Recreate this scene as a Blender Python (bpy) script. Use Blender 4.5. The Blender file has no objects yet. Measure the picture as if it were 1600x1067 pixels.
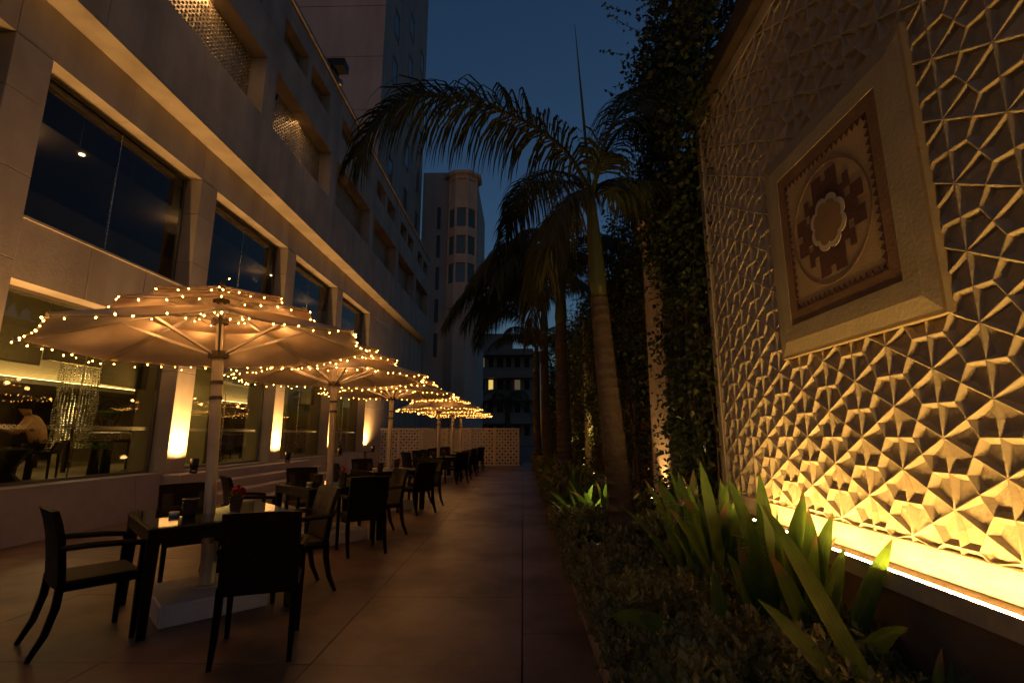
import bpy, bmesh, math, random
import numpy as np
from mathutils import Vector, Matrix, Euler
PI = math.pi; R = math.radians
rnd = random.Random(7)
scene = bpy.context.scene
COL = scene.collection

# ------------------------------------------------------------------ camera
W_, H_, FOC, EYE = 1600, 1067, 770.0, 1.4
VPU, VPV = 817, 680
pitch = math.atan2(VPV - H_/2, FOC)
yaw = math.atan((VPU - W_/2)/FOC*math.cos(pitch))
cy, sy, cp, sp = math.cos(yaw), math.sin(yaw), math.cos(pitch), math.sin(pitch)
FWD = Vector((-sy*cp, cy*cp, sp)); RIGHT = Vector((cy, sy, 0)); UP = RIGHT.cross(FWD)
cd = bpy.data.cameras.new('camera'); cam = bpy.data.objects.new('camera', cd); COL.objects.link(cam)
cd.sensor_width = 36; cd.lens = FOC/W_*36; cd.clip_start = .05; cd.clip_end = 5000
m = Matrix((RIGHT, UP, -FWD)).transposed().to_4x4(); m.translation = (0, 0, EYE)
cam.matrix_world = m
scene.camera = cam
def ray(u, v): return FWD + RIGHT*((u-W_/2)/FOC) + UP*((H_/2-v)/FOC)
CAM = Vector((0, 0, EYE))
def atX(u, v, x): r = ray(u, v); return CAM + r*(x/r.x)
def atY(u, v, y): r = ray(u, v); return CAM + r*(y/r.y)
def atZ(u, v, z): r = ray(u, v); return CAM + r*((z-EYE)/r.z)

# ------------------------------------------------------------------ world
SKY_STRENGTH = 0.13
w = bpy.data.worlds.new('World'); scene.world = w; w.use_nodes = True
nt = w.node_tree; nt.nodes.clear()
sky = nt.nodes.new('ShaderNodeTexSky'); sky.sky_type = 'NISHITA'; sky.sun_disc = False
sky.sun_elevation = R(1.1); sky.sun_rotation = R(200); sky.ozone_density = 3.0; sky.dust_density = .6; sky.air_density = 1.0
bg = nt.nodes.new('ShaderNodeBackground'); bg.inputs['Strength'].default_value = SKY_STRENGTH
wo = nt.nodes.new('ShaderNodeOutputWorld')
nt.links.new(sky.outputs[0], bg.inputs[0]); nt.links.new(bg.outputs[0], wo.inputs[0])

scene.view_settings.view_transform = 'Standard'; scene.view_settings.look = 'None'
scene.view_settings.exposure = 0; scene.view_settings.gamma = 1; scene.view_settings.use_curve_mapping = False
cyc = scene.cycles
cyc.use_denoising = True
try: cyc.denoiser = 'OPENIMAGEDENOISE'
except Exception: pass
cyc.max_bounces = 7; cyc.diffuse_bounces = 3; cyc.glossy_bounces = 3; cyc.transmission_bounces = 4; cyc.transparent_max_bounces = 10
cyc.sample_clamp_indirect = 4; cyc.caustics_reflective = False; cyc.caustics_refractive = False
cyc.use_light_tree = True

# ------------------------------------------------------------------ materials
MATS = {}
def M(name, col=(.5, .5, .5), rough=.6, metal=0., var=0., scale=3., bump=0., bscale=40., emit=None, es=0., spec=.4,
      col2=None, kind='noise', objvar=0., stretch=None, trans=0., streak=0., sharp=.18):
    if name in MATS: return MATS[name]
    mt = bpy.data.materials.new(name); mt.use_nodes = True; MATS[name] = mt
    n = mt.node_tree.nodes; L = mt.node_tree.links; b = n['Principled BSDF']
    b.inputs['Base Color'].default_value = (*col, 1); b.inputs['Roughness'].default_value = rough
    b.inputs['Metallic'].default_value = metal; b.inputs['Specular IOR Level'].default_value = spec
    tc = n.new('ShaderNodeTexCoord'); mp = n.new('ShaderNodeMapping'); L.new(tc.outputs['Object'], mp.inputs[0])
    if stretch: mp.inputs['Scale'].default_value = stretch
    last = None
    if var or col2:
        t = n.new('ShaderNodeTexNoise'); t.inputs['Scale'].default_value = scale; t.inputs['Detail'].default_value = 6
        t.inputs['Roughness'].default_value = .62
        L.new(mp.outputs[0], t.inputs[0])
        rp = n.new('ShaderNodeValToRGB'); rp.color_ramp.elements[0].position = .5-sharp; rp.color_ramp.elements[1].position = .5+sharp
        c2 = col2 or tuple(min(1, c*(1+var)) for c in col); c1 = col if col2 else tuple(c*(1-var) for c in col)
        rp.color_ramp.elements[0].color = (*c1, 1); rp.color_ramp.elements[1].color = (*c2, 1)
        L.new(t.outputs[0], rp.inputs[0]); last = rp.outputs[0]
        rr = n.new('ShaderNodeMapRange'); rr.inputs[3].default_value = max(0, rough-.12); rr.inputs[4].default_value = min(1, rough+.12)
        L.new(t.outputs[0], rr.inputs[0]); L.new(rr.outputs[0], b.inputs['Roughness'])
    if streak:
        m2 = n.new('ShaderNodeMapping'); m2.inputs['Scale'].default_value = (1.1, 1.1, .16); L.new(tc.outputs['Object'], m2.inputs[0])
        t3 = n.new('ShaderNodeTexNoise'); t3.inputs['Scale'].default_value = 1.6; t3.inputs['Detail'].default_value = 5; L.new(m2.outputs[0], t3.inputs[0])
        r3 = n.new('ShaderNodeValToRGB'); r3.color_ramp.elements[0].position = .38; r3.color_ramp.elements[1].position = .60
        k3 = 1-streak; r3.color_ramp.elements[0].color = (k3, k3*.98, k3*.95, 1); r3.color_ramp.elements[1].color = (1, 1, 1, 1); L.new(t3.outputs[0], r3.inputs[0])
        x3 = n.new('ShaderNodeMix'); x3.data_type = 'RGBA'; x3.blend_type = 'MULTIPLY'; x3.inputs[0].default_value = 1
        if last: L.new(last, x3.inputs[6])
        else: x3.inputs[6].default_value = (*col, 1)
        L.new(r3.outputs[0], x3.inputs[7]); last = x3.outputs[2]
    if objvar:
        oi = n.new('ShaderNodeObjectInfo'); mr = n.new('ShaderNodeMapRange')
        mr.inputs[3].default_value = 1-objvar; mr.inputs[4].default_value = 1+objvar
        L.new(oi.outputs['Random'], mr.inputs[0])
        mx = n.new('ShaderNodeMix'); mx.data_type = 'RGBA'; mx.blend_type = 'MULTIPLY'; mx.inputs[0].default_value = 1
        if last: L.new(last, mx.inputs[6])
        else: mx.inputs[6].default_value = (*col, 1)
        L.new(mr.outputs[0], mx.inputs[7]); last = mx.outputs[2]
    if last: L.new(last, b.inputs['Base Color'])
    if bump:
        if kind == 'weave':
            t2 = n.new('ShaderNodeTexWave'); t2.inputs['Scale'].default_value = bscale; t2.wave_type = 'BANDS'; t2.bands_direction = 'DIAGONAL'
            t2.inputs['Distortion'].default_value = 1.5
        elif kind == 'voronoi':
            t2 = n.new('ShaderNodeTexVoronoi'); t2.inputs['Scale'].default_value = bscale
        else:
            t2 = n.new('ShaderNodeTexNoise'); t2.inputs['Scale'].default_value = bscale; t2.inputs['Detail'].default_value = 8
        L.new(mp.outputs[0], t2.inputs[0])
        bp = n.new('ShaderNodeBump'); bp.inputs['Strength'].default_value = bump; bp.inputs['Distance'].default_value = .02
        L.new(t2.outputs[0], bp.inputs['Height']); L.new(bp.outputs[0], b.inputs['Normal'])
    if emit:
        b.inputs['Emission Color'].default_value = (*emit, 1); b.inputs['Emission Strength'].default_value = es
    if trans:
        out = n['Material Output']; tr = n.new('ShaderNodeBsdfTranslucent'); ms = n.new('ShaderNodeMixShader'); ms.inputs[0].default_value = trans
        if last: L.new(last, tr.inputs[0])
        else: tr.inputs[0].default_value = (*col, 1)
        L.new(b.outputs[0], ms.inputs[1]); L.new(tr.outputs[0], ms.inputs[2]); L.new(ms.outputs[0], out.inputs[0])
    return mt
def glass(name, tint=(.85, .9, .86), ior=1.5, boost=0.):
    mt = bpy.data.materials.new(name); mt.use_nodes = True; MATS[name] = mt
    n = mt.node_tree.nodes; L = mt.node_tree.links; n.clear()
    out = n.new('ShaderNodeOutputMaterial'); tr = n.new('ShaderNodeBsdfTransparent'); gl = n.new('ShaderNodeBsdfGlossy')
    tr.inputs[0].default_value = (*tint, 1); gl.inputs[0].default_value = (.9, .9, .9, 1); gl.inputs['Roughness'].default_value = .01
    fr = n.new('ShaderNodeFresnel')
    ge = n.new('ShaderNodeNewGeometry'); mr = n.new('ShaderNodeMapRange'); mr.inputs[3].default_value = ior; mr.inputs[4].default_value = 1/ior
    L.new(ge.outputs['Backfacing'], mr.inputs[0]); L.new(mr.outputs[0], fr.inputs[0])
    ad = n.new('ShaderNodeMath'); ad.operation = 'ADD'; ad.inputs[1].default_value = boost; ad.use_clamp = True
    ms = n.new('ShaderNodeMixShader'); L.new(fr.outputs[0], ad.inputs[0]); L.new(ad.outputs[0], ms.inputs[0])
    L.new(tr.outputs[0], ms.inputs[1]); L.new(gl.outputs[0], ms.inputs[2]); L.new(ms.outputs[0], out.inputs[0])
    return mt
WARM = (1.0, .56, .22); AMBER = (1.0, .62, .20)
M('stone', (.40, .335, .275), .75, streak=.15, var=.14, scale=1.2, bump=.15, bscale=30, objvar=.05)
M('render', (.44, .37, .31), .8, streak=.20, var=.16, scale=.8, bump=.1, bscale=25)
M('beamstone', (.42, .35, .28), .7, streak=.2, var=.12, scale=.9, bump=.08, bscale=25, objvar=.04)
M('tower', (.48, .42, .385), .85, streak=.10, var=.1, scale=.35, bump=.05, bscale=8)
M('jali', (.34, .27, .18), .38, metal=.55, var=.3, scale=6, bump=.9, bscale=9, kind='voronoi')
M('paving', (.19, .13, .095), .45, var=.28, scale=.75, bump=.10, bscale=20, objvar=.07, sharp=.10, col2=(.092, .054, .040))
M('joint', (.11, .08, .062), .9, var=.3, scale=10)
M('soil', (.035, .026, .018), .95, var=.4, scale=12, bump=.6, bscale=25)
M('kerb', (.16, .12, .10), .8, var=.2, scale=4, bump=.2)
M('plinth', (.33, .27, .25), .6, var=.14, scale=2.2, bump=.15, bscale=25)
M('stucco', (.47, .38, .25), .85, streak=.18, var=.2, scale=4, bump=.3, bscale=45)
M('panelcream', (.32, .25, .15), .75, var=.13, scale=5, bump=.18, bscale=50)
M('panelochre', (.35, .235, .11), .8, var=.14, scale=4, bump=.15, bscale=50)
M('panelbrown', (.18, .095, .045), .8, var=.2, scale=6, bump=.15, bscale=50)
M('panelmaroon', (.085, .030, .020), .8, var=.2, scale=6, bump=.15, bscale=50)
M('panelrose', (.21, .125, .055), .8, var=.14, scale=5)
M('panelwhite', (.46, .38, .28), .8, var=.1, scale=6)
M('wallbrown', (.16, .105, .07), .85, var=.2, scale=2.5, bump=.2, bscale=30)
M('copingdark', (.06, .04, .028), .85, var=.3, scale=4, bump=.3, bscale=30)
M('wicker', (.008, .006, .0045), .5, spec=.2, var=.35, scale=14, bump=.8, bscale=55, kind='weave')
M('wickerseat', (.045, .034, .022), .6, var=.3, scale=10, bump=.8, bscale=60, kind='weave')
M('canvas', (.66, .50, .33), .75, var=.10, scale=3, bump=.45, bscale=9, trans=.24)
M('poleal', (.52, .44, .34), .42, metal=.25, var=.12, scale=5)
M('hubdark', (.10, .075, .05), .45, metal=.5)
M('whitebase', (.55, .52, .50), .55, var=.12, scale=5, bump=.1)
M('wire', (.14, .10, .055), .5)
M('bulb', (1, .8, .5), .3, emit=(1, .42, .07), es=42)
M('blackmetal', (.012, .011, .010), .45, metal=.3, var=.2, scale=20)
M('lens', (1, .8, .5), .3, emit=(1, .66, .32), es=14)
M('led', (1, .8, .5), .3, emit=(1, .585, .155), es=215)
M('cove', (1, .8, .5), .3, emit=(1, .66, .24), es=14)
M('downlight', (1, .9, .7), .3, emit=(1, .72, .38), es=14)
M('ceil', (.45, .38, .26), .85)
M('intwall', (.09, .062, .04), .8, var=.3, scale=1.5)
M('intfloor', (.22, .18, .10), .35, var=.2, scale=2)
M('intgreen', (.27, .22, .10), .75, var=.1, scale=1.5)
M('wooddark', (.035, .02, .012), .4, var=.4, scale=8, stretch=(1, 1, 8))
M('woodmid', (.15, .075, .035), .45, var=.3, scale=6, stretch=(1, 1, 6))
M('blind', (.12, .105, .078), .85, var=.1, scale=6)
M('blind_thin', (.20, .155, .09), .85, var=.1, scale=6, trans=.5)
M('frame', (.20, .18, .15), .35, metal=.7)
M('chrome', (.6, .55, .42), .25, metal=.9, var=.2, scale=20)
M('frost', (.17, .165, .13), .7)
glass('glass_low', (.86, .88, .80), 1.5, .015); glass('glass_up', (.55, .55, .52), 1.38, .0); glass('glass_table', (.75, .82, .78), 1.5, .02)
M('glass_tower', (.045, .085, .095), .2, spec=.6)
M('wall_paint_far', (.20, .175, .16), .8, var=.12, scale=.3)
M('darkvoid', (.02, .018, .017), .9)
M('litwin', (.8, .6, .2), .5, emit=(1, .68, .16), es=.75)
M('dimwin', (.3, .25, .15), .5, emit=(1, .75, .4), es=.07)
M('litgreen', (.5, .6, .5), .5, emit=(.6, .9, .75), es=.4)
M('trunk', (.075, .052, .036), .9, var=.25, scale=6, bump=.5, bscale=25, stretch=(1, 1, 5))
M('shaft', (.055, .062, .022), .55, var=.2, scale=4, stretch=(3, 3, .6), bump=.1)
M('frond', (.022, .036, .010), .55, col2=(.040, .045, .014), scale=4, trans=.25, objvar=.2)
M('frond_dry', (.055, .040, .018), .6, col2=(.05, .055, .018), scale=4, trans=.2, objvar=.2)
M('lily', (.055, .12, .018), .42, col2=(.10, .17, .03), scale=9, stretch=(1, 1, .25), trans=.5, objvar=.15)
def lily_blade():
    mt = bpy.data.materials.new('lilyblade'); mt.use_nodes = True; MATS['lilyblade'] = mt
    n = mt.node_tree.nodes; L = mt.node_tree.links; b = n['Principled BSDF']; out = n['Material Output']
    at = n.new('ShaderNodeAttribute'); at.attribute_name = 'leafpos'; sx = n.new('ShaderNodeSeparateXYZ'); L.new(at.outputs['Vector'], sx.inputs[0])
    tc = n.new('ShaderNodeTexCoord'); no = n.new('ShaderNodeTexNoise'); no.inputs['Scale'].default_value = 14; no.inputs['Detail'].default_value = 4; L.new(tc.outputs['Object'], no.inputs[0])
    def math_(op, a, b_):
        m_ = n.new('ShaderNodeMath'); m_.operation = op
        for i, v in enumerate((a, b_)):
            if isinstance(v, (int, float)): m_.inputs[i].default_value = v
            else: L.new(v, m_.inputs[i])
        return m_.outputs[0]
    vein = math_('SINE', math_('MULTIPLY', sx.outputs[1], 26.0), 0.0)
    mid = math_('LESS_THAN', math_('ABSOLUTE', sx.outputs[1], 0.0), .07)
    rp = n.new('ShaderNodeValToRGB'); rp.color_ramp.elements[0].color = (.045, .10, .014, 1); rp.color_ramp.elements[1].color = (.12, .185, .03, 1)
    f = math_('ADD', math_('MULTIPLY', vein, .10), math_('ADD', no.outputs[0], math_('MULTIPLY', mid, .25))); L.new(f, rp.inputs[0])
    tip = n.new('ShaderNodeMapRange'); tip.inputs[1].default_value = -.03; tip.inputs[2].default_value = .04
    L.new(math_('SUBTRACT', math_('ADD', sx.outputs[0], math_('MULTIPLY', no.outputs[0], .06)), math_('ADD', sx.outputs[2], .03)), tip.inputs[0])
    mx = n.new('ShaderNodeMix'); mx.data_type = 'RGBA'; L.new(tip.outputs[0], mx.inputs[0]); L.new(rp.outputs[0], mx.inputs[6]); mx.inputs[7].default_value = (.20, .13, .055, 1)
    L.new(mx.outputs[2], b.inputs['Base Color']); b.inputs['Roughness'].default_value = .5; b.inputs['Specular IOR Level'].default_value = .3
    bp = n.new('ShaderNodeBump'); bp.inputs['Strength'].default_value = .25; bp.inputs['Distance'].default_value = .004; L.new(vein, bp.inputs['Height']); L.new(bp.outputs[0], b.inputs['Normal'])
    tr = n.new('ShaderNodeBsdfTranslucent'); L.new(mx.outputs[2], tr.inputs[0]); ms = n.new('ShaderNodeMixShader'); ms.inputs[0].default_value = .5
    L.new(b.outputs[0], ms.inputs[1]); L.new(tr.outputs[0], ms.inputs[2]); L.new(ms.outputs[0], out.inputs[0])
lily_blade()
M('lilytip', (.20, .14, .06), .7, var=.2, scale=8, trans=.2)
M('lilyflower', (.42, .34, .22), .7, var=.2, scale=8, trans=.3)
M('cover', (.085, .10, .022), .5, col2=(.29, .25, .095), scale=14, trans=.2)
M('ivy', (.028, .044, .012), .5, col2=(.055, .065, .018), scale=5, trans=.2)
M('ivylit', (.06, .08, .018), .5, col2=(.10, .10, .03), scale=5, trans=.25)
M('vine', (.10, .065, .04), .9, var=.3, scale=12, bump=.4)
M('redflower', (.30, .012, .014), .6, var=.3, scale=12, trans=.15)
M('pinkflower', (.50, .25, .16), .6, var=.2, scale=12, trans=.2)
M('pot', (.05, .03, .02), .5, var=.2, scale=8)
M('ceramic', (.6, .58, .54), .3)
M('skin', (.24, .125, .075), .55); M('hair', (.010, .008, .007), .95, spec=.05); M('shirt', (.62, .37, .22), .8, var=.08, scale=6); M('trouser', (.03, .03, .035), .8)

# ------------------------------------------------------------------ mesh helpers
class MB:
    def __init__(s): s.v = []; s.f = []; s.mi = []
    def add(s, vs, fs, mi=0):
        o = len(s.v); s.v += [tuple(p) for p in vs]; s.f += [tuple(i+o for i in f) for f in fs]; s.mi += [mi]*len(fs); return s
    def box(s, x0, x1, y0, y1, z0, z1, mi=0):
        return s.add([(x0,y0,z0),(x1,y0,z0),(x1,y1,z0),(x0,y1,z0),(x0,y0,z1),(x1,y0,z1),(x1,y1,z1),(x0,y1,z1)],
                     [(0,3,2,1),(4,5,6,7),(0,1,5,4),(1,2,6,5),(2,3,7,6),(3,0,4,7)], mi)
    def bbox(s, x0, x1, y0, y1, z0, z1, b=.01, mi=0):           # box with chamfered vertical and top edges
        def ring(i, z): return [(x0+i,y0,z),(x1-i,y0,z),(x1,y0+i,z),(x1,y1-i,z),(x1-i,y1,z),(x0+i,y1,z),(x0,y1-i,z),(x0,y0+i,z)]
        def ring2(z, k): return [(x0+b+k,y0+k,z),(x1-b-k,y0+k,z),(x1-k,y0+b+k,z),(x1-k,y1-b-k,z),(x1-b-k,y1-k,z),(x0+b+k,y1-k,z),(x0+k,y1-b-k,z),(x0+k,y0+b+k,z)]
        rs = [ring2(z0, b*.5), ring2(z0+b*.5, 0), ring2(z1-b, 0), ring2(z1, b)]
        vs = sum(rs, []); fs = [tuple(range(7, -1, -1)), tuple(range(24, 32))]
        for k in range(3):
            for i in range(8): j = (i+1) % 8; fs.append((k*8+i, k*8+j, k*8+8+j, k*8+8+i))
        return s.add(vs, fs, mi)
    def tube(s, pts, rad, n=6, cap=True, mi=0, sq=False):
        pts = [Vector(p) for p in pts]; k = len(pts)
        if not hasattr(rad, '__len__'): rad = [rad]*k
        vs = []; up = None
        for i, p in enumerate(pts):
            t = (pts[min(i+1, k-1)]-pts[max(i-1, 0)])
            t = t.normalized() if t.length > 1e-9 else Vector((0, 0, 1))
            if up is None: up = Vector((0, 0, 1)) if abs(t.z) < .95 else Vector((1, 0, 0))
            a = t.cross(up)
            if a.length < 1e-5: a = t.orthogonal()
            a.normalize(); b = a.cross(t).normalized(); up = b
            for j in range(n):
                th = 2*PI*(j+(.5 if sq else 0))/n; vs.append(p+(a*math.cos(th)+b*math.sin(th))*rad[i])
        fs = [(i*n+j, i*n+(j+1) % n, (i+1)*n+(j+1) % n, (i+1)*n+j) for i in range(k-1) for j in range(n)]
        if cap: fs += [tuple(range(n-1, -1, -1)), tuple((k-1)*n+j for j in range(n))]
        return s.add(vs, fs, mi)
    def lathe(s, prof, n=16, c=(0, 0, 0), mi=0):
        vs = [(c[0]+r*math.cos(2*PI*j/n), c[1]+r*math.sin(2*PI*j/n), c[2]+z) for r, z in prof for j in range(n)]
        fs = [(i*n+j, i*n+(j+1) % n, (i+1)*n+(j+1) % n, (i+1)*n+j) for i in range(len(prof)-1) for j in range(n)]
        return s.add(vs, fs, mi)
    def prism(s, poly, axis, lo, hi, mi=0):                      # polygon extruded along an axis; poly holds the two other coordinates
        def pt(a, b, c): return (c, a, b) if axis == 'x' else ((a, c, b) if axis == 'y' else (a, b, c))
        n = len(poly); vs = [pt(a, b, lo) for a, b in poly]+[pt(a, b, hi) for a, b in poly]
        return s.add(vs, [tuple(range(n-1, -1, -1)), tuple(range(n, 2*n))]+[(i, (i+1) % n, n+(i+1) % n, n+i) for i in range(n)], mi)
    def xform(s, mat):
        s.v = [tuple(mat @ Vector(p)) for p in s.v]; return s
    def mesh(s, name, mats, smooth=False):
        me = bpy.data.meshes.new(name); me.from_pydata(s.v, [], s.f)
        for mm in (mats if isinstance(mats, (list, tuple)) else [mats]): me.materials.append(MATS[mm])
        if isinstance(mats, (list, tuple)) and len(mats) > 1: me.polygons.foreach_set('material_index', s.mi)
        if smooth: me.polygons.foreach_set('use_smooth', [True]*len(me.polygons))
        me.update(); return me
    def build(s, name, mats, parent=None, smooth=False, **kw):
        return place(name, s.mesh(name, mats, smooth), parent, **kw)
def place(name, me, parent=None, loc=None, rot=None, label=None, cat=None, group=None, kind=None):
    o = bpy.data.objects.new(name, me); COL.objects.link(o)
    if parent: o.parent = parent
    if loc is not None: o.location = loc
    if rot is not None: o.rotation_euler = rot
    if label: o['label'] = label
    if cat: o['category'] = cat
    if group: o['group'] = group
    if kind: o['kind'] = kind
    return o
def thing(name, label, cat, loc=(0, 0, 0), rz=0, group=None):
    return place(name, None, None, loc, (0, 0, rz), label, cat, group)
KIDS = {}
def copy_tree(o, parent=None):
    c = o.copy(); COL.objects.link(c); c.parent = parent
    for ch in list(o.children): copy_tree(ch, c)
    return c
def lamp(kind, name, loc, energy, color=WARM, parent=None, aim=None, **kw):
    l = bpy.data.lights.new(name, kind); l.energy = energy; l.color = color
    for k, v in kw.items(): setattr(l, k, v)
    o = bpy.data.objects.new(name, l); COL.objects.link(o); o.location = loc
    if parent: o.parent = parent
    if aim is not None: o.rotation_euler = Vector(aim).to_track_quat('-Z', 'Y').to_euler()
    return o

# ================================================================== SETTING: ground, paving, bed
MB().add([(-400, -200, -.02), (400, -200, -.02), (400, 900, -.02), (-400, 900, -.02)], [(0, 1, 2, 3)]).build('ground', 'joint', kind='structure')
pav = place('terrace_paving', None, kind='structure')
PW, PL = 1.32, 1.32
k = 0
xs = [-.012-PW*i for i in range(6)]
for i in range(5):
    y = -.6
    while y < 23.2:
        x1 = xs[i]-.001; x0 = xs[i+1]+.001
        mb = MB(); dz = rnd.uniform(-.0012, .0012)
        mb.bbox(x0+.0005, x1-.0005, y+.0015, y+PL-.0015, -.05, dz, .002)
        mb.build('paving_slab', 'paving', pav); y += PL
path = place('path', None, kind='structure')
y = -.6
while y < 26:
    MB().bbox(-.006, .455, y+.003, y+.9-.003, -.05, rnd.uniform(-.003, -.001)-.004, .004).build('path_slab', 'paving', path); y += .9
kb = place('kerb', None, kind='structure')
y = .2
while y < 24:
    MB().bbox(.46, .54, y+.003, y+.997, -.05, .12, .008).build('kerb_stone', 'kerb', kb); y += 1.0
# planting bed soil, uneven
mb = MB(); nx, ny = 12, 110
for j in range(ny+1):
    for i in range(nx+1):
        x = .54+(2.2-.54)*i/nx; yy = .3+24.5*j/ny
        mb.v.append((x, yy, .07+.03*math.sin(3*x+yy*2)+.02*rnd.random()))
mb.f = [(j*(nx+1)+i, j*(nx+1)+i+1, (j+1)*(nx+1)+i+1, (j+1)*(nx+1)+i) for j in range(ny) for i in range(nx)]; mb.mi = [0]*len(mb.f)
mb.build('planting_bed', 'soil', kind='structure')

# ================================================================== HOTEL BUILDING
hotel = thing('hotel_building', 'long stone hotel front with two rows of big windows under a lit overhang', 'building')
FX = -6.7                        # facade face
Z_S, Z_LT, Z_UB, Z_UT, Z_SF, Z_PT = .72, 3.43, 4.32, 6.67, 7.43, 13.0
PER, PWID = 3.86, .53
pR = [6.05-PER+PER*k for k in range(7)]      # far edges of piers
piers = [(r-PWID, r) for r in pR[:6]]         # 1.66..2.19, 5.52..6.05, 9.38..9.91, 13.24..13.77, 17.1..17.63, 20.96..21.49
XB = -7.08                        # back of the reveals
# piers in stacked blocks
for (a, b) in piers:
    zs = [Z_S, 2.62, Z_LT+.25, 4.85, 5.9, Z_UT-.004]
    for z0, z1 in zip(zs[:-1], zs[1:]):
        MB().bbox(XB, FX, a, b, z0+.004, z1-.004, .006).build('pier_block', 'stone', hotel)
# blank wall past the last window
y = piers[-1][1]
for j in range(6):
    for z0, z1 in ((0, 2.6), (2.6, 5.0), (5.0, Z_SF)):
        MB().bbox(XB, FX-.01, y+.004, y+1.75-.004, z0+.004, z1-.004, .006).build('wall_panel', 'stone', hotel)
    y += 1.75
Y_END = y
# spandrels and beams in panels, window by window
for k in range(5):
    a, b = piers[k][1], piers[k+1][0]
    n = 3; wd = (b-a)/n
    for j in range(n):
        MB().bbox(XB, FX-.012, a+wd*j+.004, a+wd*(j+1)-.004, Z_LT+.004, Z_UB-.05, .006).build('spandrel_panel', 'stone', hotel)
    MB().bbox(XB, FX+.01, a+.004, b-.004, Z_UB-.045, Z_UB, .008).build('window_sill', 'stone', hotel)
yy = piers[0][0]
while yy < Y_END-.1:
    e = min(yy+PER/2, Y_END)
    MB().bbox(XB-.3, FX-.003, yy+.003, e-.003, Z_UT, Z_SF-.004, .004).build('beam_panel', 'beamstone', hotel)
    yy = e
# overhanging upper storeys
UX = -6.27; UB = -7.3
OY = [11.05+4.2*k for k in range(-2, 5)]; OL = 3.65; O0, O1 = 9.0, 10.56; S0, S1 = 11.62, 12.38
def seg(y0, y1, z0, z1, name='upper_wall_panel', x0=UB, x1=UX):
    MB().bbox(x0, x1, y0+.003, y1-.003, z0+.003, z1-.003, .005).build(name, 'render', hotel)
YA, YB = OY[0]-.55, Y_END+.01
def band(z0, z1, step=2.1):
    y = YA
    while y < YB-.1:
        e = min(y+step, YB); seg(y, e, z0, z1); y = e
MB().bbox(UB, UX, YA, YB, Z_SF, Z_SF+.05, .006).build('soffit', 'beamstone', hotel)
band(Z_SF+.05, O0, 2.1); band(O1, S0, 2.1); band(S1, Z_PT, 4.2)
ends = [YA]+[v for y in OY for v in (y, y+OL)]+[YB]
for i in range(0, len(ends), 2):
    if ends[i+1]-ends[i] > .05: seg(ends[i], ends[i+1], O0, O1)
sm = [v for y in OY for v in (y+.15, y+1.55, y+1.83, y+3.22)]
se = [YA]+sm+[YB]
for i in range(0, len(se), 2):
    if se[i+1]-se[i] > .05: seg(se[i], se[i+1], S0, S1)
for y in OY:
    sc_ = MB()
    mb = MB().box(UX-.42, UX-.40, y, y+OL, O0, O1); p = mb.build('lattice_panel', 'jali', hotel)
    if y+OL > 10:   # pierced lattice bars standing in front of the backing sheet
        lb = MB(); st = .10; n1 = int(OL/st); n2 = int((O1-O0)/st)
        for i in range(n1):
            for j in range(n2):
                c1 = y+.06+st*(i+.5); c2 = O0+.03+st*(j+.5); r0 = .032
                vs = []; 
                for q in range(6):
                    th = PI/3*q; vs += [(UX-.40, c1+r0*math.cos(th), c2+r0*math.sin(th)), (UX-.372, c1+r0*.35*math.cos(th), c2+r0*.35*math.sin(th))]
                lb.add(vs, [(2*q, 2*((q+1) % 6), 2*((q+1) % 6)+1, 2*q+1) for q in range(6)]+[tuple(2*q+1 for q in range(6))])
        lb.build('lattice_stud', 'jali', p, kind='stuff')
    for s0, s1 in ((.15, 1.55), (1.83, 3.22)):
        MB().box(UX-.32, UX-.30, y+s0, y+s1, S0, S1).build('small_lattice_panel', 'jali', hotel)
MB().bbox(UB, UX+.08, YA, YB, Z_PT, Z_PT+.14, .01).build('parapet_cap', 'render', hotel)
# lamps tucked under the heads of two lattice openings
for k, e in ((1, 16), (2, 9)):
    lamp('AREA', 'recess_light', (UX-.22, OY[k]+OL*.55, O1-.03), e, WARM, hotel, aim=(-.25, 0, -1), shape='RECTANGLE', size=.12, size_y=2.2)
# plinth
y = -1.0
pl = []
while y < 20.9:
    e = min(y+2.4, 20.95)
    MB().prism([(XB, 0), (FX+.14, 0), (FX+.06, Z_S-.05), (FX+.06, Z_S), (XB, Z_S)], 'y', y+.003, e-.003).build('plinth_block', 'plinth', hotel); y = e

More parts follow.
